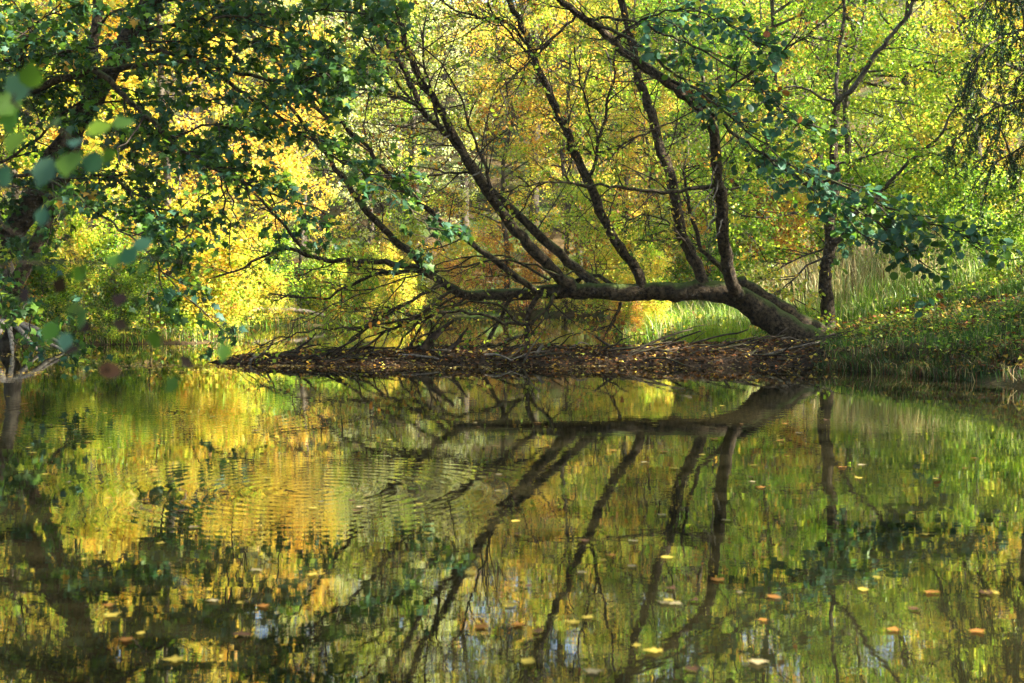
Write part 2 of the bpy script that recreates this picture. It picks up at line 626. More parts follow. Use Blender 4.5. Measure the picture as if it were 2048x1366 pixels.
bx_, by_ = np.meshgrid(np.arange(-4.1, 5.2, 0.07), np.arange(16.6, 20.6, 0.07))
bz_ = bar_z(bx_, by_) + 0.012 * wob(bx_, by_, 13.0, 4) + 0.008 * wob(bx_, by_, 29.0, 6)
V = np.stack([bx_, by_, bz_], -1).reshape(-1, 3)
idx = np.arange(len(V)).reshape(bx_.shape)
F = np.stack([idx[:-1, :-1], idx[:-1, 1:], idx[1:, 1:], idx[1:, :-1]], -1).reshape(-1, 4)
bar = obj('driftwood_bar', make_mesh('driftwood_bar', V, F, smooth=True), bark_material('mud_of_rotting_leaves', (0.010, 0.007, 0.004), (0.075, 0.045, 0.02), 0.0, 12.0, 0.03),
          kind='structure', label='low dark bar of mud and rotting leaves across the pond', category='bar')


def both_z(x, y):
    return np.maximum(ground_z(x, y), bar_z(x, y))


def gz(x, y):
    return float(both_z(np.array([x]), np.array([y]))[0])


# ------------------------------------------------------------------ the leaning tree over the bar
def limb(pts, d0, d1, w0, w1, K=None, jit=0.012):
    """digitised limb: pixel polyline, depth range, pixel widths at both ends -> (polyline, radii)"""
    P = path(pts, d0, d1)
    L = np.linalg.norm(np.diff(P, axis=0), axis=1).sum()
    K = K or max(8, int(L / 0.11))
    S = spline(P, K, jit)
    d = np.linspace(d0, d1, K)
    r = np.linspace(w0, w1, K) * 0.40 * d / FPX
    return S, r


def tube_mesh(name, S, r, n=10, rough=0.05):
    V, F = tubes(S[None], r[None], n, True, rough)
    return make_mesh(name, V, F, smooth=True)


def resample(Ss, K):
    return np.stack([spline(S, K) for S in Ss])


base = pix(1650, 712, 19.3)
lt = thing('leaning_tree', 'mossy leaning tree with its trunk bent flat over the driftwood bar', 'tree', (base[0], base[1], 0.05))
LOC = np.array([base[0], base[1], 0.05])


def add_part(root, loc, name, S, r, mat, n=10, rough=0.05, label=None):
    me = tube_mesh(name, S - loc, r, n, rough)
    o = obj(name, me, mat, root)
    if label:
        o['label'] = label
    return o


# trunk with flared butt
tr_pts = [(1668, 728), (1625, 700), (1575, 662), (1520, 622), (1470, 592), (1420, 582), (1360, 584), (1300, 583), (1240, 586), (1180, 582), (1110, 582), (1040, 588), (980, 592), (935, 590), (905, 578), (868, 552), (830, 534)]
TS = spline(path(tr_pts, 19.4, 18.6), 64, 0.008)
tw = np.interp(np.linspace(0, 1, 64), [0, .05, .12, .2, .3, .42, .55, .7, .82, .9, 1], [120, 104, 84, 66, 54, 46, 42, 34, 27, 22, 16])
TRr = tw * 0.41 * 19.0 / FPX
add_part(lt, LOC, 'trunk', TS, TRr, M_BARK, 10, 0.07)
# second, thinner stem lying along the upper side of the butt
S, r = limb([(1690, 700), (1650, 672), (1600, 640), (1550, 606), (1505, 580), (1480, 560)], 19.9, 19.2, 44, 30)
add_part(lt, LOC, 'stem', S, r, M_BARK)

LIMBS = {}
LIMBS['a'] = limb([(1150, 580), (1124, 559), (1093, 528), (1055, 487), (1024, 452), (1000, 418), (976, 385), (955, 355), (930, 312), (905, 270), (873, 203), (842, 162), (821, 114), (800, 50), (775, -40), (740, -140)], 18.8, 17.6, 32, 9)
LIMBS['b'] = limb([(1200, 578), (1180, 560), (1155, 538), (1120, 507), (1093, 487), (1069, 463), (1045, 438), (1024, 421), (985, 385), (948, 335), (915, 290), (880, 255), (850, 225), (822, 170), (783, 96), (735, 34), (690, -30), (640, -110)], 19.2, 19.0, 26, 7)
LIMBS['c'] = limb([(1290, 582), (1265, 528), (1231, 480), (1210, 442), (1193, 404), (1175, 358), (1145, 299), (1124, 241), (1103, 200), (1076, 138), (1055, 79), (1041, 45), (1012, -10), (980, -90), (960, -180)], 19.0, 18.6, 27, 11)
LIMBS['d'] = limb([(1408, 578), (1400, 545), (1386, 518), (1365, 466), (1353, 414), (1341, 351), (1323, 299), (1310, 255), (1296, 206), (1279, 158), (1268, 110), (1255, 50), (1235, -20), (1225, -120), (1215, -220)], 19.1, 19.4, 31, 13)
LIMBS['e'] = limb([(1478, 592), (1463, 559), (1452, 518), (1448, 466), (1443, 414), (1436, 361), (1431, 310), (1427, 268), (1406, 222), (1368, 190), (1317, 151), (1265, 118), (1213, 69), (1155, 27), (1110, -10), (1040, -70), (960, -130)], 19.0, 16.4, 34, 12)
LIMBS['f'] = limb([(1070, 580), (1000, 530), (928, 476), (886, 449), (835, 403), (793, 365), (759, 327), (725, 285), (690, 252), (637, 220), (595, 175), (540, 110), (480, 40), (430, -40)], 18.5, 17.0, 17, 6)
LIMBS['g'] = limb([(868, 552), (828, 514), (793, 483), (766, 456), (735, 425), (700, 375), (660, 320), (610, 250), (560, 190), (500, 120)], 18.6, 18.2, 22, 5)
LIMBS['h'] = limb([(840, 538), (800, 530), (760, 523), (700, 520), (654, 521), (612, 511), (568, 497), (516, 518), (464, 545), (420, 560)], 18.6, 17.8, 18, 4)
LIMBS['i'] = limb([(619, 512), (585, 473), (547, 425), (509, 390), (470, 350), (430, 300)], 18.1, 17.6, 10, 3)
LIMBS['j'] = limb([(880, 562), (840, 545), (800, 543), (749, 550), (694, 575), (654, 593), (630, 597), (578, 592), (530, 590)], 18.6, 17.9, 13, 4)
LIMBS['k'] = limb([(1462, 560), (1444, 538), (1420, 515), (1400, 494), (1393, 459), (1379, 418), (1368, 370), (1372, 310)], 19.2, 19.6, 15, 5)
LIMBS['l'] = limb([(1430, 372), (1390, 378), (1348, 384), (1300, 381), (1240, 374), (1180, 370), (1100, 364), (1040, 374), (985, 392)], 18.4, 18.0, 13, 3)
LIMBS['m'] = limb([(1176, 362), (1190, 330), (1196, 292), (1205, 250), (1216, 210), (1227, 155), (1232, 100), (1240, 30)], 18.8, 18.6, 10, 4)
LIMBS['n'] = limb([(1196, 292), (1185, 245), (1170, 195), (1158, 150), (1150, 90)], 18.7, 18.3, 7, 3)
LIMBS['o'] = limb([(876, 260), (867, 206), (854, 150), (845, 103), (850, 40)], 18.0, 17.8, 9, 4)
LIMBS['p'] = limb([(978, 388), (972, 340), (955, 292), (935, 248), (928, 206), (907, 172), (886, 131), (852, 103), (820, 80)], 18.2, 17.6, 9, 3)
LIMBS['q'] = limb([(858, 235), (826, 206), (783, 189), (749, 179), (680, 183), (610, 178), (550, 172)], 18.9, 18.4, 9, 3)
LIMBS['r'] = limb([(818, 200), (766, 172), (725, 145), (680, 131), (620, 108), (560, 100)], 19.0, 18.7, 8, 3)
LIMBS['s'] = limb([(862, 243), (797, 172), (766, 127), (728, 79), (700, 48), (660, -10)], 18.9, 19.2, 9, 4)
LIMBS['t'] = limb([(1075, 110), (1010, 42), (960, 35), (905, 15), (850, -20)], 18.7, 18.0, 9, 4)
LIMBS['u'] = limb([(1068, 120), (1020, 60), (985, 25), (970, -20)], 18.7, 18.3, 6, 3)
LIMBS['v'] = limb([(1408, 222), (1440, 195), (1500, 145), (1545, 112), (1589, 89), (1651, 38), (1700, -10)], 17.8, 17.6, 8, 3)
LIMBS['w'] = limb([(1155, 27), (1120, 60), (1075, 110), (1040, 140), (1012, 165), (985, 190)], 16.9, 16.2, 8, 2)
LIMBS['x'] = limb([(955, 352), (915, 345), (870, 350), (820, 352), (780, 350)], 18.3, 18.0, 8, 3)
LIMBS['y'] = limb([(1310, 258), (1260, 278), (1215, 300), (1170, 310)], 19.2, 18.9, 7, 3)
LIMBS['z'] = limb([(1385, 515), (1365, 480), (1330, 440), (1282, 430), (1235, 452)], 19.1, 18.6, 6, 3)
for k, (S, r) in LIMBS.items():
    add_part(lt, LOC, 'limb', S, r, M_BARK, 10 if r[0] > 0.06 else 6)

for pts in ([(1436, 361), (1431, 400), (1432, 430), (1420, 452), (1404, 470)], [(1428, 376), (1405, 400), (1385, 425), (1374, 452)], [(1434, 330), (1424, 352), (1410, 380), (1380, 392)], [(1445, 440), (1438, 462), (1428, 480)],
            [(960, 345), (930, 360), (905, 365), (880, 380)], [(900, 270), (880, 285), (850, 290), (815, 300)], [(1210, 100), (1222, 130), (1220, 165)]):
    S, r = limb(pts, 18.0, 17.7, 4.5, 1.6, jit=0.015)
    add_part(lt, LOC, 'dead_twig', S, r, M_DEAD, 6, label='pale leafless dead twig')
# arching shoots and props under the trunk, rooted in the bar
DROOP = [
    ([(1082, 582), (1060, 618), (1052, 648), (1053, 690), (1042, 716), (1036, 740)], 18.6, 18.4, 15, 13),
    ([(1052, 650), (1028, 645), (997, 645), (973, 631), (938, 624), (886, 624), (835, 631), (760, 650), (680, 658), (600, 668), (540, 682), (495, 712)], 18.5, 17.7, 10, 3),
    ([(1046, 650), (1028, 638), (1010, 617), (983, 607), (938, 604), (904, 609), (855, 628), (794, 652), (732, 680), (690, 715)], 18.5, 18.0, 8, 3),
    ([(1126, 575), (1108, 596), (1093, 614), (1075, 634), (1065, 648)], 18.7, 18.4, 12, 8),
    ([(1020, 596), (1000, 635), (983, 669), (955, 712), (948, 728)], 18.6, 18.5, 11, 9),
    ([(1240, 605), (1236, 622), (1229, 640), (1223, 652)], 18.9, 18.8, 10, 4),
    ([(912, 580), (880, 596), (859, 614), (818, 641), (749, 679), (690, 722)], 18.5, 18.0, 9, 6),
    ([(905, 578), (865, 610), (830, 650), (800, 690), (780, 726)], 18.6, 18.4, 8, 5),
    ([(925, 588), (890, 605), (850, 640), (826, 680), (812, 722)], 18.6, 18.5, 7, 5),
    ([(935, 592), (905, 612), (868, 652), (848, 690), (836, 722)], 18.5, 18.4, 7, 5),
    ([(890, 567), (840, 592), (780, 625), (720, 668), (660, 712), (640, 734)], 18.4, 17.8, 8, 5),
    ([(885, 566), (820, 600), (750, 640), (690, 690), (655, 727)], 18.6, 18.0, 7, 4),
    ([(1100, 560), (1040, 525), (980, 520), (920, 535), (860, 545), (790, 562), (720, 590), (640, 620), (560, 650)], 18.3, 17.6, 7, 2),
    ([(1120, 552), (1060, 528), (1000, 510), (930, 514), (870, 530), (800, 548), (700, 545), (620, 535)], 18.6, 18.0, 6, 2),
    ([(1190, 565), (1150, 545), (1110, 555), (1060, 570), (1000, 552), (930, 560)], 19.0, 18.4, 6, 2),
    ([(1235, 572), (1210, 560), (1180, 552), (1150, 560)], 19.2, 19.4, 13, 9),
]
DR = []
for pts, d0, d1, w0, w1 in DROOP:
    S, r = limb(pts, d0, d1, w0, w1)
    DR.append(S)
    add_part(lt, LOC, 'drooping_branch', S, r, M_BARK, 6)
# surface roots gripping the bank
for pts in ([(1650, 712), (1690, 716), (1740, 720), (1790, 728), (1830, 726)], [(1640, 706), (1700, 700), (1750, 690), (1800, 694)], [(1620, 712), (1590, 722), (1550, 724), (1500, 722)],
            [(1660, 700), (1720, 706), (1775, 708), (1850, 716)], [(1640, 715), (1650, 728), (1680, 736), (1720, 738)]):
    P = path(pts, 19.2, 19.0)
    zz = both_z(P[:, 0], P[:, 1])
    P[:, 2] = np.maximum(zz + 0.03, 0.02)
    P[-1, 2] -= 0.08
    S = spline(P, 18, 0.012)
    add_part(lt, LOC, 'root', S, np.linspace(0.055, 0.018, 18), M_BARK, 6, 0.1)

# twigs and leaves
main = resample([LIMBS[k][0] for k in 'abcdef'], 40)
side = resample([LIMBS[k][0] for k in 'ghijklmnopqrstuvwxyz'], 24)
b1 = grow(main, 20, 0.18, 1.0, 0.6, 2.0, 52, 14, 8, up=0.25, noise=0.13, flat=0.8)
b1b = grow(side, 8, 0.15, 1.0, 0.35, 1.2, 48, 14, 8, up=0.12, noise=0.14, flat=0.8)
b1c = grow(resample(DR, 20), 5, 0.25, 1.0, 0.3, 0.9, 45, 14, 8, up=0.1, noise=0.14)
B1 = np.concatenate([b1, b1b, b1c])
B2 = grow(B1, 5, 0.2, 1.0, 0.2, 0.75, 46, 14, 6, up=0.0, noise=0.16, flat=0.7)
B3 = grow(B2, 3, 0.2, 1.0, 0.1, 0.32, 42, 14, 4, up=-0.1, noise=0.2, flat=0.7)
tw = join([tubes(B1, radii(len(B1), 8, 0.011, 0.003), 5, False), tubes(B2, radii(len(B2), 6, 0.0048, 0.0022), 3, False), tubes(B3, radii(len(B3), 4, 0.0026, 0.0014), 3, False)])
obj('twigs', make_mesh('twigs', tw[0] - LOC, tw[1], smooth=True), M_TWIG, lt, kind='stuff')
mixm = [('lime', 4), ('ylime', 4), ('yellow', 1.2), ('gold', .8), ('orange', .8), ('rust', .6), ('green', 1)]
lv = leaf_on(B3, 5, 0.1, 1.0, 0.058, 'oval', mixm, keep=0.3, clump=np.repeat(np.arange(len(B3) // 15 + 1), 15)[:len(B3)])
obj('crown', make_mesh('crown', lv[0] - LOC, lv[1], lv[2]), M_LEAF, lt)

# the leafy bough that droops towards the bank
BO = [limb([(1265, 112), (1330, 152), (1400, 206), (1451, 255), (1503, 293), (1554, 330), (1606, 368), (1658, 406), (1700, 444), (1745, 486)], 17.0, 14.2, 13, 3),
      limb([(1190, 48), (1240, 68), (1290, 100), (1340, 142), (1380, 172), (1427, 206), (1486, 255), (1537, 293), (1590, 335), (1640, 375)], 16.8, 14.6, 10, 3),
      limb([(1606, 368), (1650, 366), (1692, 374), (1761, 410), (1830, 434), (1899, 458), (1965, 505)], 14.9, 13.8, 8, 3),
      limb([(1175, 38), (1250, 40), (1330, 66), (1420, 110), (1500, 160), (1560, 210), (1620, 262)], 16.9, 14.6, 8, 3),
      limb([(1540, 320), (1600, 340), (1680, 400), (1750, 445), (1810, 490), (1850, 530)], 15.1, 14.0, 6, 3),
      limb([(1225, 80), (1300, 30), (1380, 20), (1460, 50), (1520, 95)], 16.7, 15.0, 6, 3)]
for S, r in BO:
    add_part(lt, LOC, 'bough', S, r, M_BARK, 6, label='drooping bough hung with round blue green leaves')
bo = resample([b[0] for b in BO], 30)
C1 = grow(bo, 16, 0.12, 1.0, 0.35, 0.95, 30, 12, 7, up=-0.12, noise=0.1, flat=0.6, bias=(0.25, 0, -0.18))
C2 = grow(C1, 4, 0.15, 1.0, 0.12, 0.42, 38, 12, 5, up=-0.1, noise=0.14, flat=0.5)
tw = join([tubes(C1, radii(len(C1), 7, 0.006, 0.0022), 4, False), tubes(C2, radii(len(C2), 5, 0.003, 0.0014), 3, False)])
obj('bough_twigs', make_mesh('bough_twigs', tw[0] - LOC, tw[1], smooth=True), M_TWIG, lt, kind='stuff')
lv = leaf_on(C2, 7, 0.1, 1.0, 0.085, 'round', [('blue', 6), ('green', 2), ('deep', 1), ('ylime', .25), ('rust', .12)], keep=0.6, tilt=0.6)
obj('bough_foliage', make_mesh('bough_foliage', lv[0] - LOC, lv[1], lv[2]), M_LEAF_DARK, lt)

# ------------------------------------------------------------------ upright tree on the right bank
b = pix(1660, 672, 21.0)
rt_loc = np.array([b[0], b[1], gz(b[0], b[1])])
rt = thing('young_tree', 'slim upright tree with crooked trunk behind the leaning tree base', 'tree', rt_loc)
RT = [limb([(1662, 690), (1658, 660), (1658, 621), (1652, 586), (1651, 545), (1661, 490), (1660, 449), (1668, 410), (1672, 350), (1668, 290), (1668, 240), (1675, 203)], 21.0, 21.0, 38, 17),
      limb([(1675, 206), (1690, 190), (1709, 175), (1727, 145), (1755, 105), (1785, 69), (1826, 10), (1850, -60), (1870, -150)], 21.0, 20.6, 14, 6),
      limb([(1676, 206), (1672, 170), (1676, 148), (1679, 96), (1690, 20), (1680, -80), (1690, -180)], 21.0, 21.3, 10, 5),
      limb([(1670, 212), (1640, 192), (1589, 172), (1550, 180), (1500, 165)], 21.0, 20.6, 8, 3),
      limb([(1662, 440), (1640, 434), (1589, 425), (1541, 433), (1486, 430), (1440, 410)], 21.0, 20.2, 9, 3),
      limb([(1655, 512), (1623, 528), (1589, 555), (1561, 583), (1540, 600)], 21.0, 20.4, 7, 2),
      limb([(1655, 495), (1610, 512), (1568, 525), (1520, 520)], 21.0, 21.4, 6, 2),
      limb([(1662, 492), (1685, 470), (1710, 430), (1750, 400), (1800, 340), (1850, 300), (1880, 270), (1916, 206)], 21.0, 20.0, 14, 5),
      limb([(1584, 560), (1587, 600), (1589, 640)], 20.6, 20.6, 3, 2),
      limb([(1668, 330), (1710, 320), (1760, 305), (1830, 300), (1900, 308)], 21.0, 20.3, 7, 2),
      limb([(1666, 270), (1630, 250), (1590, 240), (1530, 225)], 21.0, 21.4, 7, 2)]
for i, (S, r) in enumerate(RT):
    add_part(rt, rt_loc, 'trunk' if i == 0 else 'limb', S, r, M_BARK if i == 0 else M_BARK_BG, 10 if i == 0 else 6)
m = resample([x[0] for x in RT], 24)
B1 = grow(m, 9, 0.25, 1.0, 0.5, 1.7, 55, 14, 8, up=0.05, noise=0.12, flat=0.5)
B2 = grow(B1, 6, 0.2, 1.0, 0.25, 0.7, 45, 12, 6, noise=0.14, flat=0.35)
tw = join([tubes(B1, radii(len(B1), 8, 0.009, 0.003), 4, False), tubes(B2, radii(len(B2), 6, 0.0036, 0.0016), 3, False)])
obj('twigs', make_mesh('twigs', tw[0] - rt_loc, tw[1], smooth=True), M_TWIG, rt, kind='stuff')
lv = leaf_on(B2, 15, 0.1, 1.0, 0.058, 'oval', [('ylime', 3), ('lime', 5), ('yellow', 1.5), ('gold', 1), ('green', 3)], keep=0.8, clump=np.repeat(np.arange(len(B2) // 6 + 1), 6)[:len(B2)])
obj('crown', make_mesh('crown', lv[0] - rt_loc, lv[1], lv[2]), M_LEAF, rt)

# ------------------------------------------------------------------ big maple on the near left bank
ml = np.array([-6.3, 15.2, gz(-6.3, 15.2)])
mp = thing('maple_tree', 'dark green maple leaning out from the near bank over the water', 'tree', ml)
P = np.array([ml + (0, 0, -0.2), ml + (0.12, 0, 0.5), pix(-60, 600, 15.2), pix(0, 505, 15.2), pix(60, 410, 15.2), pix(120, 300, 15.2), pix(200, 180, 15.1), pix(280, 40, 15.0), pix(360, -110, 14.8), pix(450, -300, 14.6), pix(520, -520, 14.5), pix(560, -760, 14.4)])
S = spline(P, 70, 0.012)
add_part(mp, ml, 'trunk', S, np.interp(np.linspace(0, 1, 70), [0, .06, .2, .6, 1], [0.24, 0.165, 0.125, 0.085, 0.035]), M_BARK, 10, 0.06)
MPT = S
P = np.array([ml + (0.25, 0.3, -0.2), pix(-30, 660, 15.5), pix(20, 580, 15.5), pix(60, 512, 15.6), pix(105, 412, 15.7), pix(150, 290, 15.8), pix(178, 160, 15.9), pix(190, 40, 16.0), pix(205, -120, 16.1), pix(210, -400, 16.2), pix(190, -650, 16.2)])
S2 = spline(P, 50, 0.012)
add_part(mp, ml, 'stem', S2, np.interp(np.linspace(0, 1, 50), [0, .1, 1], [0.13, 0.085, 0.03]), M_BARK, 10, 0.06)
S3 = spline(np.array([ml + (-0.1, 0.1, -0.2), ml + (0, 0, 0.9), pix(-146, 500, 15.2), pix(-144, 350, 15.2), pix(-140, 200, 15.3), pix(-110, 0, 15.4), pix(-90, -250, 15.4)]), 40, 0.012)
add_part(mp, ml, 'stem', S3, np.linspace(0.15, 0.05, 40), M_BARK, 10, 0.06)
MB = [limb([(-142, 280), (-80, 215), (0, 192), (60, 182), (100, 165), (180, 142), (270, 135), (330, 125), (400, 122), (470, 145), (540, 160), (600, 166), (660, 167)], 15.2, 13.6, 26, 7),
      limb([(656, 167), (676, 166), (681, 156), (668, 149), (640, 152)], 13.6, 13.5, 5, 3),
      limb([(190, 142), (230, 170), (270, 215), (310, 245), (350, 290), (400, 318), (440, 345), (500, 372), (580, 400), (660, 430)], 14.4, 13.4, 17, 4),
      limb([(232, 128), (290, 105), (370, 110), (480, 180), (560, 232), (640, 296), (740, 356), (820, 420), (890, 500)], 15.0, 13.0, 13, 3),
      limb([(-145, 400), (-40, 385), (60, 350), (130, 380), (200, 430), (270, 480), (330, 550), (390, 610)], 15.2, 12.6, 12, 3),
      limb([(252, 92), (290, 60), (400, 40), (520, 30), (640, 20), (770, 30)], 15.0, 13.4, 12, 3),
      limb([(160, 238), (220, 250), (330, 270), (430, 250), (520, 250)], 15.2, 13.6, 10, 3),
      limb([(118, 305), (180, 340), (260, 380), (340, 440), (390, 480)], 15.2, 13.2, 9, 3),
      limb([(292, 20), (350, -30), (500, -60), (680, -40), (800, -20)], 15.0, 13.4, 12, 3),
      limb([(342, -80), (440, -160), (650, -220), (850, -200)], 14.9, 12.8, 12, 3),
      limb([(457, -320), (580, -380), (800, -420), (1000, -400)], 14.7, 13.2, 11, 3),
      limb([(178, 160), (120, 110), (60, 60), (20, 0), (-60, -60)], 15.8, 14.0, 11, 4),
      limb([(165, 235), (80, 180), (40, 140), (60, 60), (110, 20)], 15.8, 13.4, 9, 3),
      limb([(-145, 350), (0, 320), (60, 290), (150, 210), (250, 200), (350, 190), (450, 210)], 15.2, 14.4, 9, 3),
      limb([(-142, 180), (0, 125), (100, 110), (200, 90), (300, 85), (420, 80), (540, 90), (620, 110)], 15.3, 14.0, 9, 3),
      limb([(187, 70), (220, 25), (290, 10), (380, 0), (470, 20), (560, 50)], 15.9, 14.6, 9, 3),
      limb([(-146, 470), (-50, 470), (-10, 490), (30, 560), (70, 620), (110, 670)], 15.2, 13.4, 9, 3)]
for S, r in MB:
    add_part(mp, ml, 'limb', S, r, M_BARK, 6)
# bare hanging twigs at the end of the middle limb
for pts in ([(443, 346), (447, 400), (455, 450), (459, 500), (464, 552)], [(446, 350), (466, 410), (485, 480)], [(443, 372), (400, 392), (352, 422)], [(470, 362), (520, 400), (560, 430)], [(290, 230), (250, 290), (232, 330)]):
    S, r = limb(pts, 13.7, 13.5, 6, 2, jit=0.02)
    add_part(mp, ml, 'dead_twig', S, r, M_TWIG, 6)
m = resample([x[0] for x in MB], 30)
B1 = grow(m, 19, 0.08, 1.0, 0.3, 0.85, 50, 14, 8, up=-0.15, noise=0.12, flat=0.6)
B1 = np.concatenate([B1, grow(np.stack([spline(MPT, 8), spline(np.array(S3), 8)])[:, 4:], 10, 0.1, 1, 0.8, 2.2, 55, 10, 8, up=-0.1)])
B2 = grow(B1, 5, 0.25, 1.0, 0.2, 0.6, 45, 12, 5, up=-0.2, noise=0.12, flat=0.45)
tw = join([tubes(B1, radii(len(B1), 8, 0.009, 0.003), 4, False), tubes(B2, radii(len(B2), 5, 0.0035, 0.0016), 3, False)])
obj('twigs', make_mesh('twigs', tw[0] - ml, tw[1], smooth=True), M_TWIG, mp, kind='stuff')
lv = leaf_on(B2, 10, 0.1, 1.0, 0.078, 'maple', [('deep', 4), ('green', 4), ('blue', 2.5), ('lime', .5), ('ylime', .25), ('gold', .15)], keep=0.85, droop=0.6, tilt=0.55)
obj('crown', make_mesh('crown', lv[0] - ml, lv[1], lv[2]), M_LEAF_DARK, mp)

# ------------------------------------------------------------------ spruce at the edge of the bank
sp = np.array([7.6, 15.8, gz(7.6, 15.8)])
spr = thing('spruce_tree', 'spruce on the bank with long curtains of hanging dark twigs', 'tree', sp)
S = spline(np.array([sp + (0, 0, -0.2), sp + (0.05, 0, 4), sp + (0, 0.1, 9), sp + (0.1, 0.1, 15)]), 40, 0.01)
add_part(spr, sp, 'trunk', S, np.linspace(0.24, 0.05, 40), M_BARK_BG, 10)
SB = [limb([(2420, 60), (2200, 40), (2060, 60), (1990, 78), (1960, 110), (1950, 150)], 15.8, 14.8, 16, 4), limb([(2420, 200), (2250, 210), (2100, 200), (2010, 210), (1950, 240), (1905, 290)], 15.8, 15.0, 14, 4),
      limb([(2420, 320), (2250, 300), (2130, 290), (2040, 300), (1980, 330)], 15.8, 15.2, 12, 4), limb([(2420, -60), (2250, -80), (2100, -60), (2000, -20), (1960, 20)], 15.8, 14.6, 14, 4),
      limb([(2420, -220), (2200, -240), (2050, -210), (1950, -150)], 15.8, 14.6, 14, 4), limb([(2420, 150), (2230, 140), (2090, 130), (2030, 160)], 15.8, 15.6, 12, 4)]
for S, r in SB:
    add_part(spr, sp, 'bough', S, r, M_BARK_BG, 6)
for k in range(26):
    z = 3.0 + k * 0.45
    a = k * 2.4
    ln = 3.0 - 0.17 * k * 0.6
    e = np.array([math.cos(a), math.sin(a), 0])
    if e[0] < -0.5 and z < 6.5:
        continue
    S = spline(np.array([sp + (0, 0, z), sp + e * ln * .4 + (0, 0, z + .1), sp + e * ln * .8 + (0, 0, z - .1), sp + e * ln + (0, 0, z - .05)]), 16)
    SB.append((S, None))
m = resample([x[0] for x in SB], 20)
H1 = grow(m, 46, 0.3, 1.0, 0.3, 0.85, 80, 16, 7, up=-1.6, noise=0.06, flat=1.0, taper=0.2, bias=(0, 0, -0.7))
H2 = grow(H1, 6, 0.05, 0.95, 0.1, 0.3, 40, 12, 4, up=-0.7, noise=0.08)
tw = join([tubes(H1, radii(len(H1), 7, 0.006, 0.002), 3, False), tubes(H2, radii(len(H2), 4, 0.0026, 0.0016), 3, False)])
obj('twigs', make_mesh('twigs', tw[0] - sp, tw[1], smooth=True), M_TWIG, spr, kind='stuff')
nd = 24
t = R.uniform(0, 1, (len(H2), nd))
Pn, Tn = at_param(H2, t)
ax = norm(Tn + norm(R.normal(0, 1, Tn.shape)) * 0.9).reshape(-1, 3)
lv = leaves(Pn.reshape(-1, 3), ax, R.uniform(0.026, 0.044, len(ax)), 'rhomb', colours(len(ax), [('deep', 3), ('blue', 1), ('green', .6)], jit=.2) * 0.8, 0.9)
nv = lv[0].reshape(-1, 4, 3)
cen = nv.mean(1, keepdims=True)
mid = (nv[:, 0:1] + nv[:, 2:3]) / 2
nv[:, 1::2] = mid + (nv[:, 1::2] - mid) * 0.45
obj('needles', make_mesh('needles', nv.reshape(-1, 3) - sp, lv[1], lv[2]), M_NEEDLE, spr)


# ------------------------------------------------------------------ generic woodland trees
def build_tree(H, spread, n1, n2, n3, nl, lsize, tpl, mix, low=0.15, flat=0.45, lean=0.03, keep=0.58, r0=None, nclump=8):
    r0 = r0 or H * 0.011
    T = [np.zeros(3)]
    for k in range(1, 7):
        T.append(np.array([R.normal(0, lean) * H * k / 6, R.normal(0, lean) * H * k / 6, H * k / 6]))
    TR = spline(np.array(T), 26, 0.01)
    L1 = grow(TR[None], n1, low, 0.98, spread * 0.8, spread * 1.15, 62, 10, 10, up=0.25, noise=0.1, flat=0.5, taper=0.6)
    L2 = grow(L1, n2, 0.2, 1.0, spread * 0.25, spread * 0.55, 48, 12, 7, up=0.05, noise=0.12, flat=flat)
    L3 = grow(L2, n3, 0.15, 1.0, 0.25, 0.7, 45, 12, 4, up=-0.1, noise=0.14, flat=flat)
    tv = tubes(TR[None], np.linspace(r0, r0 * 0.2, 26)[None], 8, False, 0.06)
    l1 = tubes(L1, radii(len(L1), 10, r0 * 0.36, r0 * 0.08), 5, False)
    l2 = tubes(L2, radii(len(L2), 7, r0 * 0.10, 0.004), 3, False)
    V, F = join([tv, l1, l2])
    trunk = make_mesh('trunk', V, F, smooth=True)
    lv = leaf_on(L3, nl, 0.05, 1.0, lsize, tpl, mix, keep=keep, spread=0.06, droop=0.3, tilt=0.55, clump=np.repeat(np.arange(len(L3) // nclump + 1), nclump)[:len(L3)])
    crown = make_mesh('crown', *lv)
    trunk.materials.append(M_BARK_BG)
    crown.materials.append(M_LEAF)
    return trunk, crown


KIND = {
    'yellow_maple': build_tree(8.5, 2.5, 30, 8, 6, 17, 0.082, 'maple_simple', [('yellow', 6), ('gold', 4), ('ylime', 2.5), ('orange', 1), ('lime', .6)], low=0.08),
    'lime_maple': build_tree(10, 2.7, 28, 8, 6, 18, 0.074, 'oval', [('lime', 5), ('ylime', 5), ('yellow', 2), ('green', 2), ('gold', .5)], low=0.10),
    'orange_tree': build_tree(9, 2.3, 26, 8, 6, 16, 0.072, 'oval', [('gold', 4), ('orange', 2), ('yellow', 4), ('ylime', 4), ('lime', 1)], low=0.10),
    'tall_green': build_tree(17, 3.4, 34, 9, 6, 18, 0.095, 'rhomb', [('green', 5), ('lime', 4), ('ylime', 2), ('yellow', .6)], low=0.14),
    'tall_hazed': build_tree(16, 3.3, 32, 9, 6, 18, 0.095, 'rhomb', [('pale', 6), ('ylime', 3), ('lime', 1), ('straw', 2), ('yellow', 1)], low=0.10),  # leaf mix paled: distant haze is put into the colour
    'tall_gold': build_tree(15, 3.2, 32, 9, 6, 18, 0.095, 'rhomb', [('yellow', 5), ('gold', 3), ('ylime', 4), ('orange', 1), ('lime', 2)], low=0.10),
}
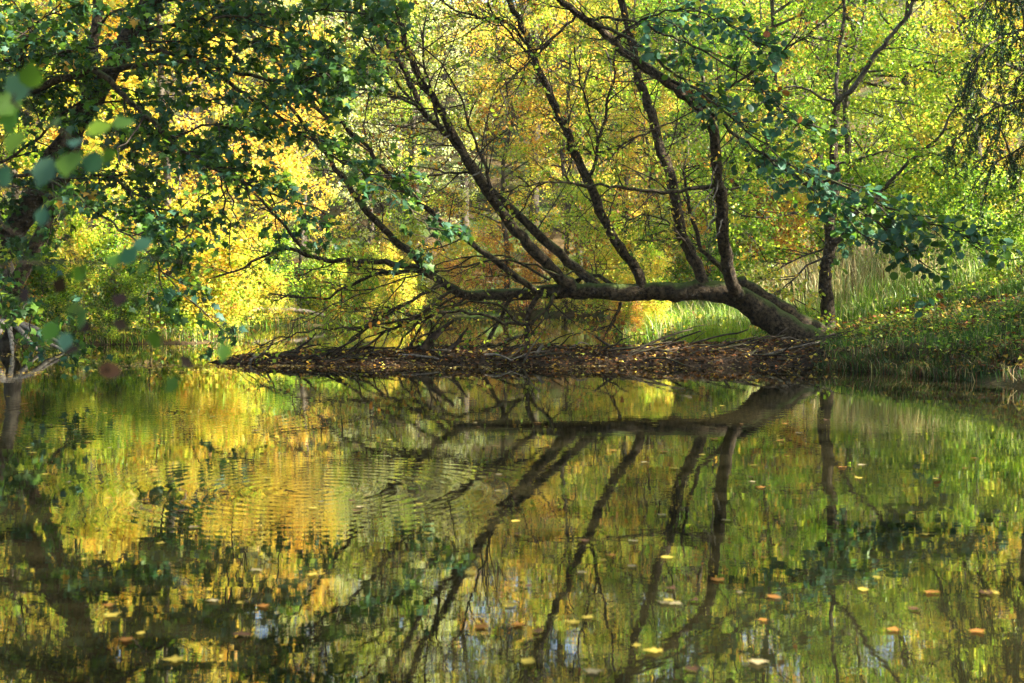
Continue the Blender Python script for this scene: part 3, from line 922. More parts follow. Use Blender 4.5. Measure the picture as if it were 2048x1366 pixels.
SHRUB = {
    'yellow': build_tree(2.4, 1.1, 22, 6, 4, 11, 0.07, 'oval', [('yellow', 4), ('ylime', 4), ('lime', 2), ('gold', 1)], low=0.03, keep=0.9, r0=0.02),
    'green': build_tree(2.0, 1.1, 22, 6, 4, 11, 0.07, 'oval', [('green', 4), ('lime', 4), ('ylime', 2), ('deep', 1)], low=0.03, keep=0.9, r0=0.02),
    'rusty': build_tree(2.2, 1.0, 20, 6, 4, 9, 0.065, 'oval', [('orange', 2), ('rust', 2), ('gold', 2), ('brown', 1.5), ('lime', 1)], low=0.03, keep=0.8, r0=0.02),
}
TREE_LABEL = {
    'yellow_maple': ('yellow_maple', 'bright yellow maple on the far shore of the pond', 'yellow maples on the far shore'),
    'lime_maple': ('lime_green_tree', 'yellow green tree with layered sprays growing behind the leaning tree', 'yellow green trees behind the leaning tree'),
    'orange_tree': ('orange_tree', 'small tree with orange gold leaves on the bank behind the bar', 'orange gold trees behind the bar'),
    'tall_green': ('tall_green_tree', 'tall green tree standing on the wooded slope', 'tall green trees on the slope'),
    'tall_hazed': ('tall_hazed_tree', 'tall sunlit tree on the slope beyond the pond, haze put into its pale leaf colour', 'tall pale trees on the slope'),
    'tall_gold': ('tall_golden_tree', 'tall golden yellow tree on the wooded slope', 'tall golden trees on the slope'),
}
SHRUB_LABEL = {
    'yellow': ('yellow_shrub', 'low yellow leaved shrub at the water edge', 'yellow shrubs along the shore'),
    'green': ('green_shrub', 'low green leafy shrub growing on the bank', 'green shrubs on the banks'),
    'rusty': ('rusty_shrub', 'low shrub with rusty orange leaves near the bar', 'rusty shrubs near the bar'),
}


def place(kind, x, y, s, tint=(1, 1, 1), rz=None, shrub=False, zs=1.0, label=None):
    nm, lab, grp = (SHRUB_LABEL if shrub else TREE_LABEL)[kind]
    trunk, crown = (SHRUB if shrub else KIND)[kind]
    o = thing(nm, lab, 'shrub' if shrub else 'tree', (x, y, gz(x, y) - 0.05), grp)
    o.rotation_euler = (0, 0, R.uniform(0, 6.28) if rz is None else rz)
    o.scale = (s, s, s * zs)
    if label:
        o['label'] = label
        del o['group']
    a = obj('trunk', trunk, None, o)
    c = obj('crown', crown, None, o)
    c.color = (*tint, 1)
    return o


def px_place(kind, px, d, s, tint=(1, 1, 1), **kw):
    return place(kind, (px - CX) / FPX * d, d, s, tint, **kw)


# far shore, sunlit yellow on the left
for px, d, k, s, t, lab in [
        (330, 25.6, 'yellow_maple', 1.0, (1, 1, 1), 'brightest yellow maple hanging low over the water opposite the tip of the bar'),
        (470, 34.6, 'yellow_maple', 1.15, (1, 1, 1), 'large yellow maple standing behind the fallen logs of the far shore'),
        (150, 25.4, 'yellow_maple', 0.85, (0.9, 1.0, 0.9), 'small yellow maple growing just behind the pale root stump'),
        (-60, 28.5, 'yellow_maple', 1.1, (1, 1, 1), 'yellow maple mostly hidden behind the dark green maple'),
        (30, 24.3, 'lime_maple', 0.8, (0.9, 1.0, 1.0), 'small yellow green tree standing over the pale root stump'),
        (230, 31, 'lime_maple', 1.2, (1, 1, 1), 'tall yellow green tree rising between the yellow maples of the far shore'),
        (600, 35.8, 'yellow_maple', 0.8, (1, 1, 1.1), 'small yellow maple at the thin end of the pale fallen log'),
        (1010, 43, 'orange_tree', 1.0, (1, 1, 1), 'orange gold tree on the far shore seen between two leaning limbs'),
        (830, 47, 'tall_hazed', 0.8, (1.1, 1.1, 1.3), 'haze coloured tree behind the thickest left leaning limb'),  # tint whitens these crowns further to imitate haze
        (640, 44, 'tall_hazed', 0.8, (1.1, 1.1, 1.3), 'haze coloured tree rising behind the fallen logs'),
        (930, 50, 'tall_hazed', 0.9, (1, 1, 1.1), 'tall haze coloured tree behind the orange gold tree'),
        (1130, 42.5, 'lime_maple', 0.9, (1, 1, 1), 'yellow green tree on the far shore above the propped limb'),
        (1260, 36, 'lime_maple', 0.85, (1, 1, 1), 'yellow green tree where the far shore meets the sedge bank'),
        (1300, 30, 'orange_tree', 0.55, (1, 1, 1), 'low orange gold tree just behind the bent trunk'),
        (1420, 31, 'lime_maple', 0.8, (.8, 1.0, 1), 'green tree behind the thick upright limb'),
        (1540, 34, 'lime_maple', 1.0, (.7, .95, 1), 'darker green tree between the upright limb and the slim tree'),
        (1700, 30, 'lime_maple', 0.85, (.8, 1, 1), 'green tree standing in the tall dry grass'),
        (1820, 33, 'lime_maple', 1.1, (.95, 1, 1), 'tall yellow green tree behind the tall dry grass'),
        (1950, 28, 'lime_maple', 1.0, (1.0, 1, 1), 'yellow green tree at the top of the grassy bank'),
        (2060, 25, 'lime_maple', 0.9, (1.0, 1, 1), 'yellow green tree beside the hanging spruce twigs'),
        (1160, 47, 'orange_tree', 1.1, (1, 1, 1), 'orange gold tree deeper in the wood behind the far shore'),
        (1500, 42, 'orange_tree', 1.2, (1, 1, 1), 'orange tree half hidden behind the darker green tree'),
        (2000, 36, 'yellow_maple', 1.2, (1, 1, 1), 'yellow maple on the rise behind the grassy bank'),
        (2140, 31, 'yellow_maple', 1.1, (1, 1, 1), 'yellow maple mostly hidden behind the spruce'),
        (740, 46, 'lime_maple', 1.0, (1, 1, 1.2), 'pale lime tree between the two haze coloured trees'),
        (1360, 40, 'lime_maple', 1.1, (.85, 1, 1), 'tall green tree behind the low orange gold tree'),
        (1640, 40, 'lime_maple', 1.2, (.95, 1, 1), 'tall yellow green tree behind the slim crooked tree')]:
    px_place(k, px, d, s, t, label=lab)
# the slope behind
rows = [(50, 9, ['tall_hazed', 'tall_gold', 'tall_hazed', 'tall_hazed', 'tall_gold', 'tall_green', 'tall_green', 'tall_gold', 'tall_green']),
        (58, 13, ['tall_green', 'tall_hazed', 'tall_hazed', 'tall_green', 'tall_hazed', 'tall_gold', 'tall_green', 'tall_gold', 'tall_green']),
        (67, 14, ['tall_hazed', 'tall_green', 'tall_hazed', 'tall_hazed', 'tall_green', 'tall_gold', 'tall_hazed', 'tall_green', 'tall_gold', 'tall_green']),
        (78, 14, ['tall_green'] * 11), (87, 11, ['tall_green'] * 11)]
for d, n, ks in rows:
    for i in range(n):
        px = -150 + (2350 / (n - 1)) * i + R.uniform(-60, 60)
        px_place(ks[i % len(ks)], px, d + R.uniform(-2.5, 2.5), R.uniform(0.95, 1.2) * (1 + 0.006 * (d - 50)), zs=1.18 + 0.010 * (d - 50))
# tall trees beside the pond, outside the picture; they shade the near water and the boughs
for x, y, k, s in [(10.5, 17.5, 'tall_green', 1.2), (10.2, 19.2, 'tall_green', 0.95), (13.5, 13.0, 'tall_green', 1.3), (14.0, 16.0, 'tall_green', 1.1), (9.0, 8.5, 'tall_green', 0.9), (10.2, 12.5, 'tall_green', 1.25), (9.5, 4.5, 'tall_green', 0.9), (7.6, 1.0, 'tall_green', 0.9), (15.5, 25.5, 'tall_green', 1.0), (17.0, 31.5, 'tall_green', 1.05), (19.5, 38.0, 'tall_gold', 1.0), (6.6, -1.6, 'tall_green', 0.8), (5.4, 0.6, 'tall_green', 0.7),
                   (-11, 18, 'tall_green', 0.9), (-9.5, 11, 'tall_green', 0.9), (-12.5, 25, 'tall_gold', 0.9), (5, -4, 'tall_green', 0.9), (-5, -3, 'tall_green', 0.9)]:
    o = place(k, x, y, s)
    o['label'] = 'tall leafy tree shading the near bank outside the view'
    o['group'] = 'tall trees around the near bank'
for px, d, k, s in [(800, 43.2, 'yellow', 1.0), (920, 43.4, 'yellow', 0.9), (1010, 42.6, 'rusty', 1.0), (1090, 42.8, 'rusty', 0.9), (1170, 42.4, 'rusty', 1.2), (1255, 32, 'yellow', .9), (1290, 27, 'yellow', 0.6),
                    (1330, 30, 'green', .9), (700, 35, 'green', 0.8), (650, 34.4, 'green', 0.7), (560, 34.2, 'green', 0.9), (1480, 28, 'green', 0.9), (1560, 30, 'rusty', 1.0), (1400, 34, 'rusty', 1.1),
                    (1730, 28, 'green', 1.1), (1850, 26, 'green', 1.0), (1960, 23, 'green', 0.8), (2040, 21, 'green', .7), (20, 23.6, 'green', .9), (110, 24.4, 'yellow', .8), (220, 25, 'green', .8),
                    (400, 25.2, 'yellow', 1.0), (300, 24.6, 'green', 0.7), (480, 33, 'yellow', 0.8), (1900, 30, 'yellow', 1.2), (1620, 33, 'yellow', 1.2)]:
    o = px_place(k, px, d, s, shrub=True)
    where = ('on the far shore under the orange gold tree' if d > 40 else 'along the grassy bank slope' if px > 1700 else 'behind the bent trunk' if px > 1200 else
             'beside the fallen logs on the far shore' if px > 450 else 'on the shore beside the pale root stump')
    ad = {'yellow': 'yellow leaved shrub', 'green': 'green leaved shrub', 'rusty': 'rusty orange shrub'}[k]
    o['label'], o['group'] = ad + ' ' + where, ad + 's ' + where

SEG = [(4, 6, 'on the shore beside the pale root stump'), (6, 9, 'leaning over the shore under the yellow maples'), (9, 12, 'beside the fallen logs on the far shore'), (12, 15, 'along the far shore seen under the bent trunk'), (15, 18, 'on the shore behind the bar and sedge')]
ADJ = {'yellow': 'yellow leaved shrub', 'green': 'green leaved shrub', 'rusty': 'rusty orange shrub'}
for a, b, where in SEG:
    for i in range(a, b):
        p, q = SHORE[i], SHORE[i + 1]
        L = np.linalg.norm(q - p)
        nrm = np.array([(q - p)[1], -(q - p)[0]]) / L
        if pond_sd(np.array([(p + q)[0] / 2 + nrm[0] * .2]), np.array([(p + q)[1] / 2 + nrm[1] * .2]))[0] < 0:
            nrm = -nrm
        for k in range(max(1, int(L / 1.15))):
            c = p + (q - p) * (k + R.random()) / max(1, int(L / 1.15)) + nrm * R.uniform(0.1, 0.6)
            kd = random.choices(['yellow', 'green', 'rusty'], [5, 3, 0.5] if a < 12 else [2, 2, 3])[0]
            o = place(kd, c[0], c[1], R.uniform(0.4, 0.75) if a < 15 else R.uniform(0.3, 0.45), shrub=True)
            o['label'] = ADJ[kd] + ' ' + where
            o['group'] = ADJ[kd] + 's ' + where
# ------------------------------------------------------------------ driftwood on the bar
def stick(name, pts, w0, w1, mat, label, cat, group=None, d=None, n=6):
    P = np.array(pts, float) if d is None else path(pts, *d)
    S = spline(P, max(6, int(np.linalg.norm(np.diff(P, axis=0), axis=1).sum() / 0.12)), 0.006)
    loc = S[0].copy()
    o = obj(name, tube_mesh(name, S - loc, np.linspace(w0, w1, len(S)) / 2, n, 0.08), mat, None, label=label, category=cat)
    o.location = loc
    if group:
        o['group'] = group
    return o


stick('driftwood_log', [(908, 640), (880, 662), (860, 682), (838, 712)], .03, .16, M_ROT, 'dark broken log propped on the bar under the arching shoots', 'log', None, (18.4, 18.3), 10)
stick('driftwood_log', [(936, 656), (915, 682), (895, 705), (878, 722)], .02, .11, M_ROT, 'short dark forked stump slanting up from the bar', 'stump', None, (18.3, 18.2), 10)
stick('driftwood_branch', [(1086, 690), (1070, 712), (1040, 722), (1000, 722), (975, 726)], .05, .06, M_DEAD, 'pale bent branch lying on the bar below the propped limb', 'branch', None, (18.1, 17.9))
stick('driftwood_branch', [(1190, 672), (1215, 690), (1245, 700), (1290, 706)], .03, .05, M_ROT, 'dark stick rising at a slant from the bar beneath the trunk', 'stick', None, (18.2, 18.4))
stick('driftwood_branch', [(1520, 690), (1480, 700), (1440, 708), (1390, 706)], .05, .08, M_ROT, 'dark crooked branch on the bar by the sedge tuft', 'branch', None, (18.2, 18.3))
stick('driftwood_log', [(1290, 708), (1350, 702), (1430, 700), (1500, 702)], .10, .09, M_ROT, 'long dark log lying along the bar by the bright sedge', 'log', None, (18.9, 18.8), 10)
stick('driftwood_branch', [(1460, 682), (1440, 700), (1425, 712)], .03, .04, M_ROT, 'short dark snag standing beside the crooked branch', 'stick', None, (18.2, 18.2))
stick('driftwood_branch', [(540, 690), (528, 704), (505, 716), (500, 728)], .02, .04, M_DEAD, 'pale snag at the thin end of the bar', 'stick', None, (18.0, 17.9))
for i in range(150):
    x = R.uniform(-3.3, 3.9)
    y = 18.5 + R.uniform(-0.9, 0.8)
    if bar_z(np.array([x]), np.array([y]))[0] < 0.0:
        y = 18.5 + R.uniform(-0.35, 0.5)
    L = R.uniform(0.25, 0.95)
    a = R.normal(0, 0.55)
    tip = R.uniform(0.0, 0.28) if R.random() < 0.4 else R.uniform(0.0, 0.06)
    p0 = np.array([x, y, max(gz(x, y), 0) + 0.012])
    p1 = p0 + np.array([math.cos(a) * L, math.sin(a) * L, 0])
    p1[2] = max(gz(p1[0], p1[1]), 0) + 0.015 + tip
    pm = (p0 + p1) / 2 + R.normal(0, 0.03, 3)
    pm[2] = max(pm[2], gz(pm[0], pm[1]) + 0.01, 0.01)
    pale = R.random() < 0.2
    w = R.uniform(0.014, 0.045)
    stick('driftwood_stick', [p0, pm, p1], w, w * 0.5, M_DEAD if pale else M_ROT,
          'pale weathered stick among the litter of the bar' if pale else 'dark wet stick among the litter of the bar', 'stick', 'pale sticks on the bar' if pale else 'dark sticks on the bar')
# fallen log on the far shore, pale on top
stick('fallen_log', [(486, 618), (540, 621), (600, 622), (650, 632)], .17, .10, M_DEAD, 'pale fallen log lying above the far water edge', 'log', None, (33.0, 33.2), 10)
stick('fallen_log', [(500, 640), (560, 636), (620, 640)], .12, .10, M_ROT, 'dark fallen log under the pale one on the far shore', 'log', None, (33.2, 33.4), 10)

# old willow stump with sunlit roots on the left shore
sl = np.array([-7.3, 21.4, 0.0])
st = thing('root_stump', 'pale sunlit stump with bare roots reaching into the water', 'stump', sl)
S = spline(np.array([sl + (-0.4, 0.2, -0.1), sl + (-0.25, 0.1, 0.6), sl + (-0.35, 0.1, 1.4), sl + (-0.6, 0, 2.6), sl + (-0.9, 0, 4.2)]), 24, 0.02)
add_part(st, sl, 'trunk', S, np.linspace(0.13, 0.05, 24), M_BARK_BG, 10, 0.1)
for i in range(6):
    a = -2.3 + i * 0.45
    e = np.array([math.cos(a), math.sin(a), 0])
    S = spline(np.array([sl + (-0.35, 0.15, 0.5), sl + e * 0.3 + (-0.25, 0.1, 0.34), sl + e * 0.75 + (-0.1, 0, 0.06), sl + e * (1.0 + 0.4 * R.random()) + (0, 0, -0.12)]), 14, 0.006)
    add_part(st, sl, 'root', S, np.linspace(0.05, 0.012, 14), M_DEAD, 6, 0.1)

# ------------------------------------------------------------------ grass, litter and floating leaves
def blades(x, y, h0, h1, w, mix, lean=0.35, curve=0.5, name='grass', label='', z=None):
    n = len(x)
    P = np.stack([x, y, (ground_z(x, y) if z is None else z) - 0.01], 1)
    a = R.uniform(0, 2 * math.pi, n)
    D = np.stack([np.cos(a), np.sin(a), np.zeros(n)], 1)
    h = R.uniform(h0, h1, n)[:, None]
    ln = np.abs(R.normal(0, lean, n))[:, None]
    X = np.stack([-np.sin(a), np.cos(a), np.zeros(n)], 1) * w
    Z = np.array([[0, 0, 1.0]])
    p1 = P + Z * h * 0.55 + D * h * ln * 0.35
    p2 = P + Z * h * (1 - 0.25 * np.minimum(ln * curve * 2, 1)) + D * h * (ln + curve * 0.25)
    Vv = np.stack([P - X, P + X, p1 + X * 0.75, p1 - X * 0.75, p2], 1)
    Ff = np.array([(0, 1, 2), (0, 2, 3), (3, 2, 4)])[None] + (np.arange(n) * 5)[:, None, None]
    c = np.repeat(colours(n, mix, jit=.22), 5, 0)
    return obj(name, make_mesh(name, Vv.reshape(-1, 3), Ff.reshape(-1, 3), c), M_GRASS, kind='stuff', label=label, category='grass')


def scatter(n, x0, x1, y0, y1, cond):
    x = R.uniform(x0, x1, n)
    y = R.uniform(y0, y1, n)
    k = cond(x, y)
    return x[k], y[k]


def clumpy(x, y, f, th, s=0.0):
    return wob(x, y, f, s) + 0.5 * wob(x, y, f * 2.7, s + 1) + R.normal(0, 0.35, x.shape) > th


# right bank grass
x, y = scatter(60000, 3.6, 9.5, 13.0, 24.0, lambda x, y: (pond_sd(x, y) > 0.12) & (x < 0.385 * y) & clumpy(x, y, 1.9, -0.1))
blades(x, y, 0.06, 0.22, 0.005, [('green', 4), ('deep', 4), ('lime', 1), ('straw', .8)], 0.5, 0.7, 'bank_grass', 'short green grass covering the bank slope')
x, y = scatter(36000, 3.7, 6.6, 12.6, 17.6, lambda x, y: (pond_sd(x, y) > -0.10) & (pond_sd(x, y) < 0.5) & clumpy(x, y, 3.1, -0.35, 3))
blades(x, y, 0.08, 0.27, 0.0045, [('green', 1.5), ('deep', 4), ('brown', 3), ('humus', 2), ('straw', 1)], 0.8, 1.2, 'overhanging_grass', 'grass hanging over the edge of the bank')
x, y = scatter(90000, -10, 2.2, 20.5, 34.5, lambda x, y: (pond_sd(x, y) > -0.06) & (pond_sd(x, y) < 0.7) & clumpy(x, y, 2.3, -0.5, 6))
blades(x, y, 0.08, 0.34, 0.007, [('green', 3), ('deep', 2), ('lime', 2), ('yellow', 1), ('brown', 2), ('straw', 1)], 0.8, 1.0, 'shore_grass', 'grass and stems fringing the far shore')
# tall dry grass behind the young tree
x, y = scatter(16000, 3.0, 9.0, 23.5, 28.5, lambda x, y: (x > 0.17 * y) & (x < 0.30 * y) & clumpy(x, y, 1.3, 0.1, 2))
blades(x, y, 0.5, 1.15, 0.006, [('straw', 4), ('brown', 1.5), ('pale', 1), ('green', 1)], 0.28, 0.5, 'dry_grass', 'tall dry straw coloured grass behind the young tree')
x, y = scatter(22000, 2.2, 9.5, 21.0, 30.0, lambda x, y: (pond_sd(x, y) > 0.1) & clumpy(x, y, 1.5, -0.1, 4))
blades(x, y, 0.2, 0.55, 0.006, [('lime', 3), ('green', 5), ('straw', 1.5), ('pale', 1)], 0.4, 0.7, 'meadow_grass', 'lush green grass on the flat bank behind the bar')
# bright sedge tuft beside the bar
x, y = scatter(5200, 1.9, 3.6, 19.4, 22.0, lambda x, y: ((x - 2.75) / 0.7) ** 2 + ((y - 20.5) / 0.9) ** 2 < 1)
blades(x, y, 0.25, 0.55, 0.007, [('lime', 5), ('ylime', 4), ('green', 1)], 0.45, 1.0, 'sedge', 'bright green sedge tuft at the back of the bar')


def flat_leaves(x, y, z, size, mix, name, label, tilt=0.3, tpl='maple_simple', mat=None, cat='leaves'):
    n = len(x)
    a = R.uniform(0, 2 * math.pi, n)
    AX = np.stack([np.cos(a), np.sin(a), R.normal(0, tilt * 0.6, n)], 1)
    lv = leaves(np.stack([x, y, z], 1), AX, R.uniform(size * .6, size * 1.2, n), tpl, colours(n, mix, jit=.25), tilt)
    return obj(name, make_mesh(name, *lv), mat or M_DRY, kind='stuff', label=label, category=cat)


x, y = scatter(26000, -4.0, 4.8, 17.0, 20.6, lambda x, y: bar_z(x, y) > -0.015)
flat_leaves(x, y, np.maximum(both_z(x, y), 0) + R.uniform(0.004, 0.04, len(x)), 0.052, [('humus', 7), ('brown', 5), ('rust', 1.2), ('gold', 1.0), ('yellow', .5), ('straw', .5)], 'bar_litter', 'fallen brown and yellow leaves covering the driftwood bar', 0.5)
x, y = scatter(46000, 3.4, 9.5, 13.5, 24, lambda x, y: (pond_sd(x, y) > 0.05) & (x < 0.385 * y) & clumpy(x, y, 1.2, 0.0, 7))
flat_leaves(x, y, ground_z(x, y) + R.uniform(0.01, 0.12, len(x)), 0.055, [('brown', 4), ('humus', 3), ('gold', 2), ('yellow', 1.2), ('rust', 1.5)], 'bank_litter', 'yellow and brown fallen leaves strewn over the bank', 0.5)
x, y = scatter(24000, 3.3, 9.5, 14.5, 26, lambda x, y: (pond_sd(x, y) > 0.25) & (x < 0.385 * y) & clumpy(x, y, 1.6, 0.25, 9))
flat_leaves(x, y, ground_z(x, y) + R.uniform(0.03, 0.22, len(x)), 0.05, [('green', 4), ('lime', 4), ('ylime', 1)], 'ground_cover', 'low green leafy plants on the bank', 0.5, 'oval', M_LEAF, 'plants')
# far and left banks
x, y = scatter(30000, -12, 3.5, 21, 46, lambda x, y: (pond_sd(x, y) > 0.0) & (pond_sd(x, y) < 3.0))
flat_leaves(x, y, ground_z(x, y) + R.uniform(0.01, 0.25, len(x)), 0.09, [('green', 3), ('lime', 3), ('yellow', 2), ('brown', 2), ('gold', 1)], 'shore_undergrowth', 'leafy undergrowth and litter along the far shore', 0.6, 'oval', M_LEAF, 'plants')

# raft of bits along the bar edge and dust of tiny leaves on the water
x, y = scatter(9000, -5.0, 4.6, 16.2, 17.9, lambda x, y: (bar_z(x, y) < 0) & (R.random(len(x)) < np.exp(-np.maximum(17.75 - y, 0) / 0.25)))
flat_leaves(x, y, np.full(len(x), 0.005), 0.035, [('brown', 4), ('gold', 2), ('yellow', 1), ('straw', 2)], 'floating_litter', 'raft of small leaves floating along the edge of the bar', 0.06)
x, y = scatter(2600, -8.5, -3.0, 15.5, 23, lambda x, y: (pond_sd(x, y) < -0.05) & (bar_z(x, y) < 0) & clumpy(x, y, 1.1, 0.1, 5))
flat_leaves(x, y, np.full(len(x), 0.005), 0.045, [('brown', 3), ('gold', 3), ('yellow', 3), ('straw', 1)], 'floating_film', 'film of small yellow leaves floating by the left shore', 0.06)

FL = {}
for key, cc, lab, grp in [('yellow', 'yellow', 'single yellow fallen leaf floating flat on the pond', 'yellow leaves floating on the pond'), ('orange', 'orange', 'single orange fallen leaf floating flat on the pond', 'orange leaves floating on the pond'),
                          ('brown', 'brown', 'single brown curled leaf floating on the pond', 'brown leaves floating on the pond'), ('pale', 'straw', 'single pale leaf underside floating on the pond', 'pale leaves floating on the pond')]:
    ms = []
    for q in range(3):
        tv, tf = TPL['maple' if q else 'oval']
        v = tv.copy()
        v[:, 1] -= 0.4
        v[:, 2] = np.abs(v[:, 2]) * 0.3 + R.uniform(0, 0.05, len(v)) + (0.35 * (v[:, 1] ** 2) if key == 'brown' else 0)
        v[:, 2] -= v[:, 2].min()
        ms.append(make_mesh('floating_leaf', v, tf, np.tile(np.array(PAL[cc]), (len(v), 1)) * 0.36 * np.exp(R.normal(0, .35))))
    FL[key] = (ms, lab, grp)


def floating(px, py, size, key):
    d = CAMH * FPX / (py - HZ)
    x = (px - CX) / FPX * d
    ms, lab, grp = FL[key]
    o = obj('floating_leaf', random.choice(ms), M_DRY, None, label=lab, category='leaf', group=grp)
    o.location = (x, d, 0.005)
    o.rotation_euler = (random.uniform(-.04, .04), random.uniform(-.04, .04), random.uniform(0, 6.28))
    o.scale = (size,) * 3


for px, py, s, k in [(1870, 1192, .06, 'orange'), (1995, 1193, .06, 'yellow'), (1835, 1226, .055, 'brown'), (1385, 1350, .05, 'brown'), (1520, 1335, .06, 'pale'), (1795, 1268, .05, 'orange'), (1965, 1272, .05, 'orange'),
                     (1035, 1258, .05, 'orange'), (960, 1263, .06, 'orange'), (1055, 1335, .06, 'yellow'), (1310, 1312, .06, 'yellow'), (1190, 1354, .05, 'pale'), (1267, 1087, .05, 'pale'), (1325, 1034, .05, 'pale'),
                     (1455, 1045, .05, 'pale'), (1355, 1215, .05, 'pale'), (1330, 1213, .045, 'pale'), (1265, 1139, .05, 'pale'), (1030, 1047, .05, 'yellow'), (1525, 978, .05, 'orange'), (1745, 1058, .04, 'pale'), (1555, 1202, .06, 'orange'),
                     (1430, 880, .07, 'orange'), (1078, 848, .07, 'orange'), (1460, 850, .06, 'pale'), (1310, 852, .06, 'yellow'), (1405, 912, .06, 'yellow'), (1330, 906, .06, 'orange'), (1160, 802, .06, 'orange'), (1600, 868, .06, 'pale'),
                     (520, 1220, .05, 'orange'), (480, 1280, .06, 'brown'), (170, 885, .06, 'orange'), (60, 908, .08, 'yellow'), (340, 1330, .06, 'yellow')]:
    floating(px, py, s, k)
n = 0
while n < 170:
    py = 742 + 560 * R.random() ** 3.0
    px = R.uniform(0, 2048)
    d = CAMH * FPX / (py - HZ)
    xx = (px - CX) / FPX * d
    if pond_sd(np.array([xx]), np.array([d]))[0] > -0.2 or bar_z(np.array([xx]), np.array([d]))[0] > -0.02:
        continue
    floating(px, py, R.uniform(0.03, 0.06), random.choices(['yellow', 'orange', 'brown', 'pale'], [4, 2, 2, 2])[0])
    n += 1

# ------------------------------------------------------------------ twigs close to the camera, out of focus
sx, sy = -1.9, 2.3
sap_loc = np.array([sx, sy, max(gz(sx, sy), 0.0)])
sap = thing('sapling', 'out of focus sapling with scattered leaves at the near water edge', 'sapling', sap_loc)
S = spline(np.array([sap_loc + (0, 0, -0.5), sap_loc + (0.03, 0, 0.6), sap_loc + (0.0, 0.05, 1.3), sap_loc + (0.06, 0.05, 2.2)]), 30, 0.004)
add_part(sap, sap_loc, 'trunk', S, np.linspace(0.016, 0.006, 30), M_BARK_BG, 6)
SAP = S


def near_twig(label, stem, d0, d1, lvs):
    P = path(stem, d0, d1)
    j = np.argmin(np.abs(SAP[:, 2] - (P[0][2] - 0.12)))
    P = np.vstack([SAP[j], (SAP[j] + P[0]) / 2 + (0, 0, 0.03), P])
    loc = sap_loc
    S = spline(P, 44, 0.002)
    br = add_part(sap, loc, 'branch', S, np.linspace(0.004, 0.0011, 44), M_TWIG, 6, label=label)
    for (px, py, size, key, tp) in lvs:
        f = min(1.0, max(0.0, float(np.argmin([abs(p[0] - px) + abs(p[1] - py) for p in stem])) / (len(stem) - 1)))
        d = d0 + (d1 - d0) * f + R.uniform(-.08, .08)
        c = pix(px, py, d)
        j = np.argmin(np.linalg.norm(S - c, axis=1))
        ax = norm(c - S[j]) + np.array([0, 0, -0.25])
        sz = size * d / FPX
        V, F, C = leaves((c - norm(ax) * sz * 0.5)[None], ax[None], [sz], tp, colours(1, [(key, 1)]), 0.3, np.array([0.1, -1.0, 0.45]))
        obj('leaf', make_mesh('leaf', V - loc, F, C), M_LEAF_DARK, br)
        st_ = spline(np.array([S[j], (S[j] + c) / 2 + (0, 0, 0.004), c - norm(ax) * sz * 0.45]), 6)
        sv = tubes(st_[None], radii(1, 6, 0.0011, 0.0008), 4, False)
        obj('leaf_stalk', make_mesh('leaf_stalk', sv[0] - loc, sv[1]), M_TWIG, br)


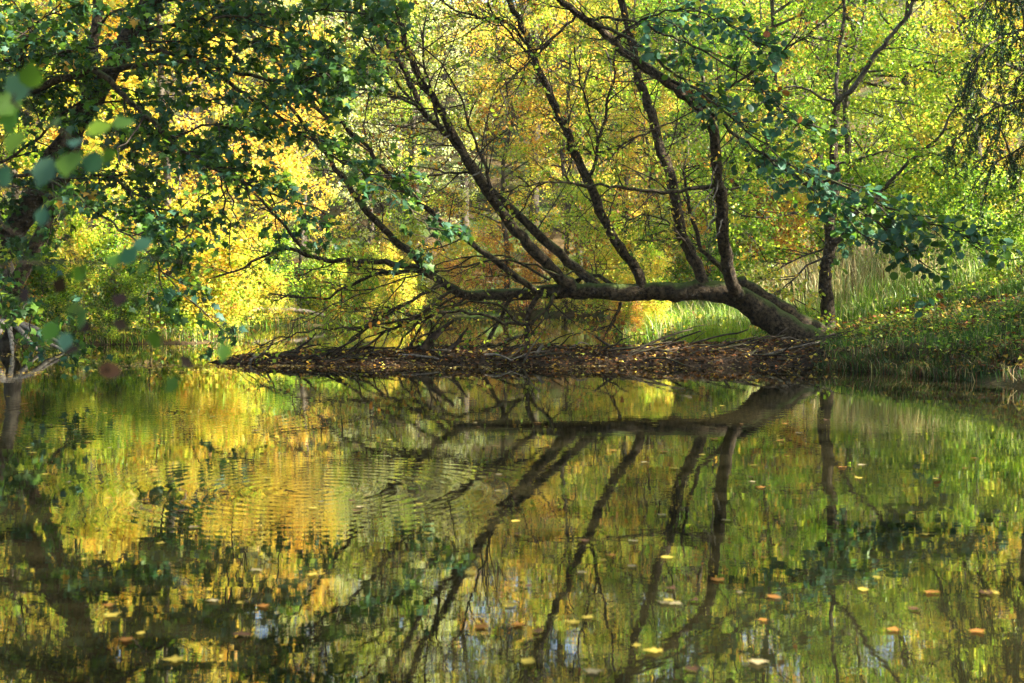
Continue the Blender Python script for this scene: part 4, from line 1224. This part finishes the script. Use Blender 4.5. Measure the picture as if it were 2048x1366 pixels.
near_twig('blurred green leaved twig reaching in below the dark maple limb', [(-160, 120), (0, 190), (90, 250), (180, 290), (260, 300), (330, 320)], 2.6, 2.5,
          [(38, 172, 75, 'blue', 'oval'), (62, 150, 70, 'green', 'oval'), (15, 210, 70, 'green', 'oval'), (30, 285, 60, 'green', 'oval'), (90, 345, 72, 'blue', 'oval'), (140, 328, 80, 'green', 'oval'), (158, 285, 66, 'blue', 'oval'),
           (200, 258, 60, 'lime', 'oval'), (248, 246, 62, 'green', 'oval'), (185, 325, 60, 'blue', 'oval'), (105, 248, 60, 'green', 'oval'), (10, 355, 56, 'blue', 'oval'), (215, 312, 56, 'green', 'oval'), (20, 240, 60, 'green', 'oval')])
near_twig('blurred thin twig with scattered green and brown leaves beside the shore', [(-120, 420), (30, 470), (130, 500), (230, 560), (300, 640), (345, 700), (372, 722)], 2.4, 2.7,
          [(85, 432, 44, 'blue', 'oval'), (285, 490, 48, 'blue', 'oval'), (258, 510, 50, 'blue', 'oval'), (230, 520, 50, 'green', 'oval'), (285, 540, 46, 'green', 'oval'), (120, 570, 46, 'humus', 'rhomb'), (160, 548, 50, 'green', 'oval'),
           (165, 640, 50, 'green', 'oval'), (130, 684, 44, 'blue', 'oval'), (100, 664, 50, 'green', 'oval'), (310, 680, 56, 'green', 'oval'), (50, 590, 44, 'humus', 'rhomb'), (372, 724, 40, 'humus', 'rhomb'), (345, 770, 40, 'green', 'oval'), (240, 600, 50, 'humus', 'rhomb')])
near_twig('blurred hanging twig ending in a curled brown leaf above the water', [(60, 380), (130, 480), (180, 570), (200, 650), (205, 715), (220, 745)], 2.5, 2.6,
          [(220, 742, 46, 'brown', 'round'), (150, 620, 46, 'green', 'oval'), (170, 655, 40, 'humus', 'rhomb'), (145, 700, 44, 'humus', 'rhomb'), (240, 650, 40, 'humus', 'rhomb')])
near_twig('blurred thin twig with three green leaves over the open water', [(330, 520), (400, 600), (450, 660), (490, 665), (530, 662)], 2.7, 2.8,
          [(512, 664, 62, 'green', 'oval'), (448, 705, 44, 'green', 'oval'), (420, 648, 40, 'green', 'oval'), (340, 770, 36, 'green', 'oval')])

# ------------------------------------------------------------------ thin sunlit air over the pond and the slope
hm, hnt, hout = new_mat('haze_air')
hv = hnt.nodes.new('ShaderNodeVolumePrincipled')
hv.inputs['Color'].default_value = (0.93, 0.96, 0.95, 1)
hv.inputs['Density'].default_value = 0.0003
hv.inputs['Anisotropy'].default_value = 0.2
hnt.links.new(hv.outputs[0], hout.inputs['Volume'])
hb = np.array([(x, y, z) for z in (-2.0, 75.0) for y in (-64.0, 202.0) for x in (-114.0, 114.0)])
hf = np.array([(0, 2, 3, 1), (4, 5, 7, 6), (0, 1, 5, 4), (2, 6, 7, 3), (0, 4, 6, 2), (1, 3, 7, 5)])
obj('haze', make_mesh('haze', hb, hf), hm, kind='stuff', label='thin pale haze hanging in the air over the pond', category='haze')
cy.volume_bounces = 0
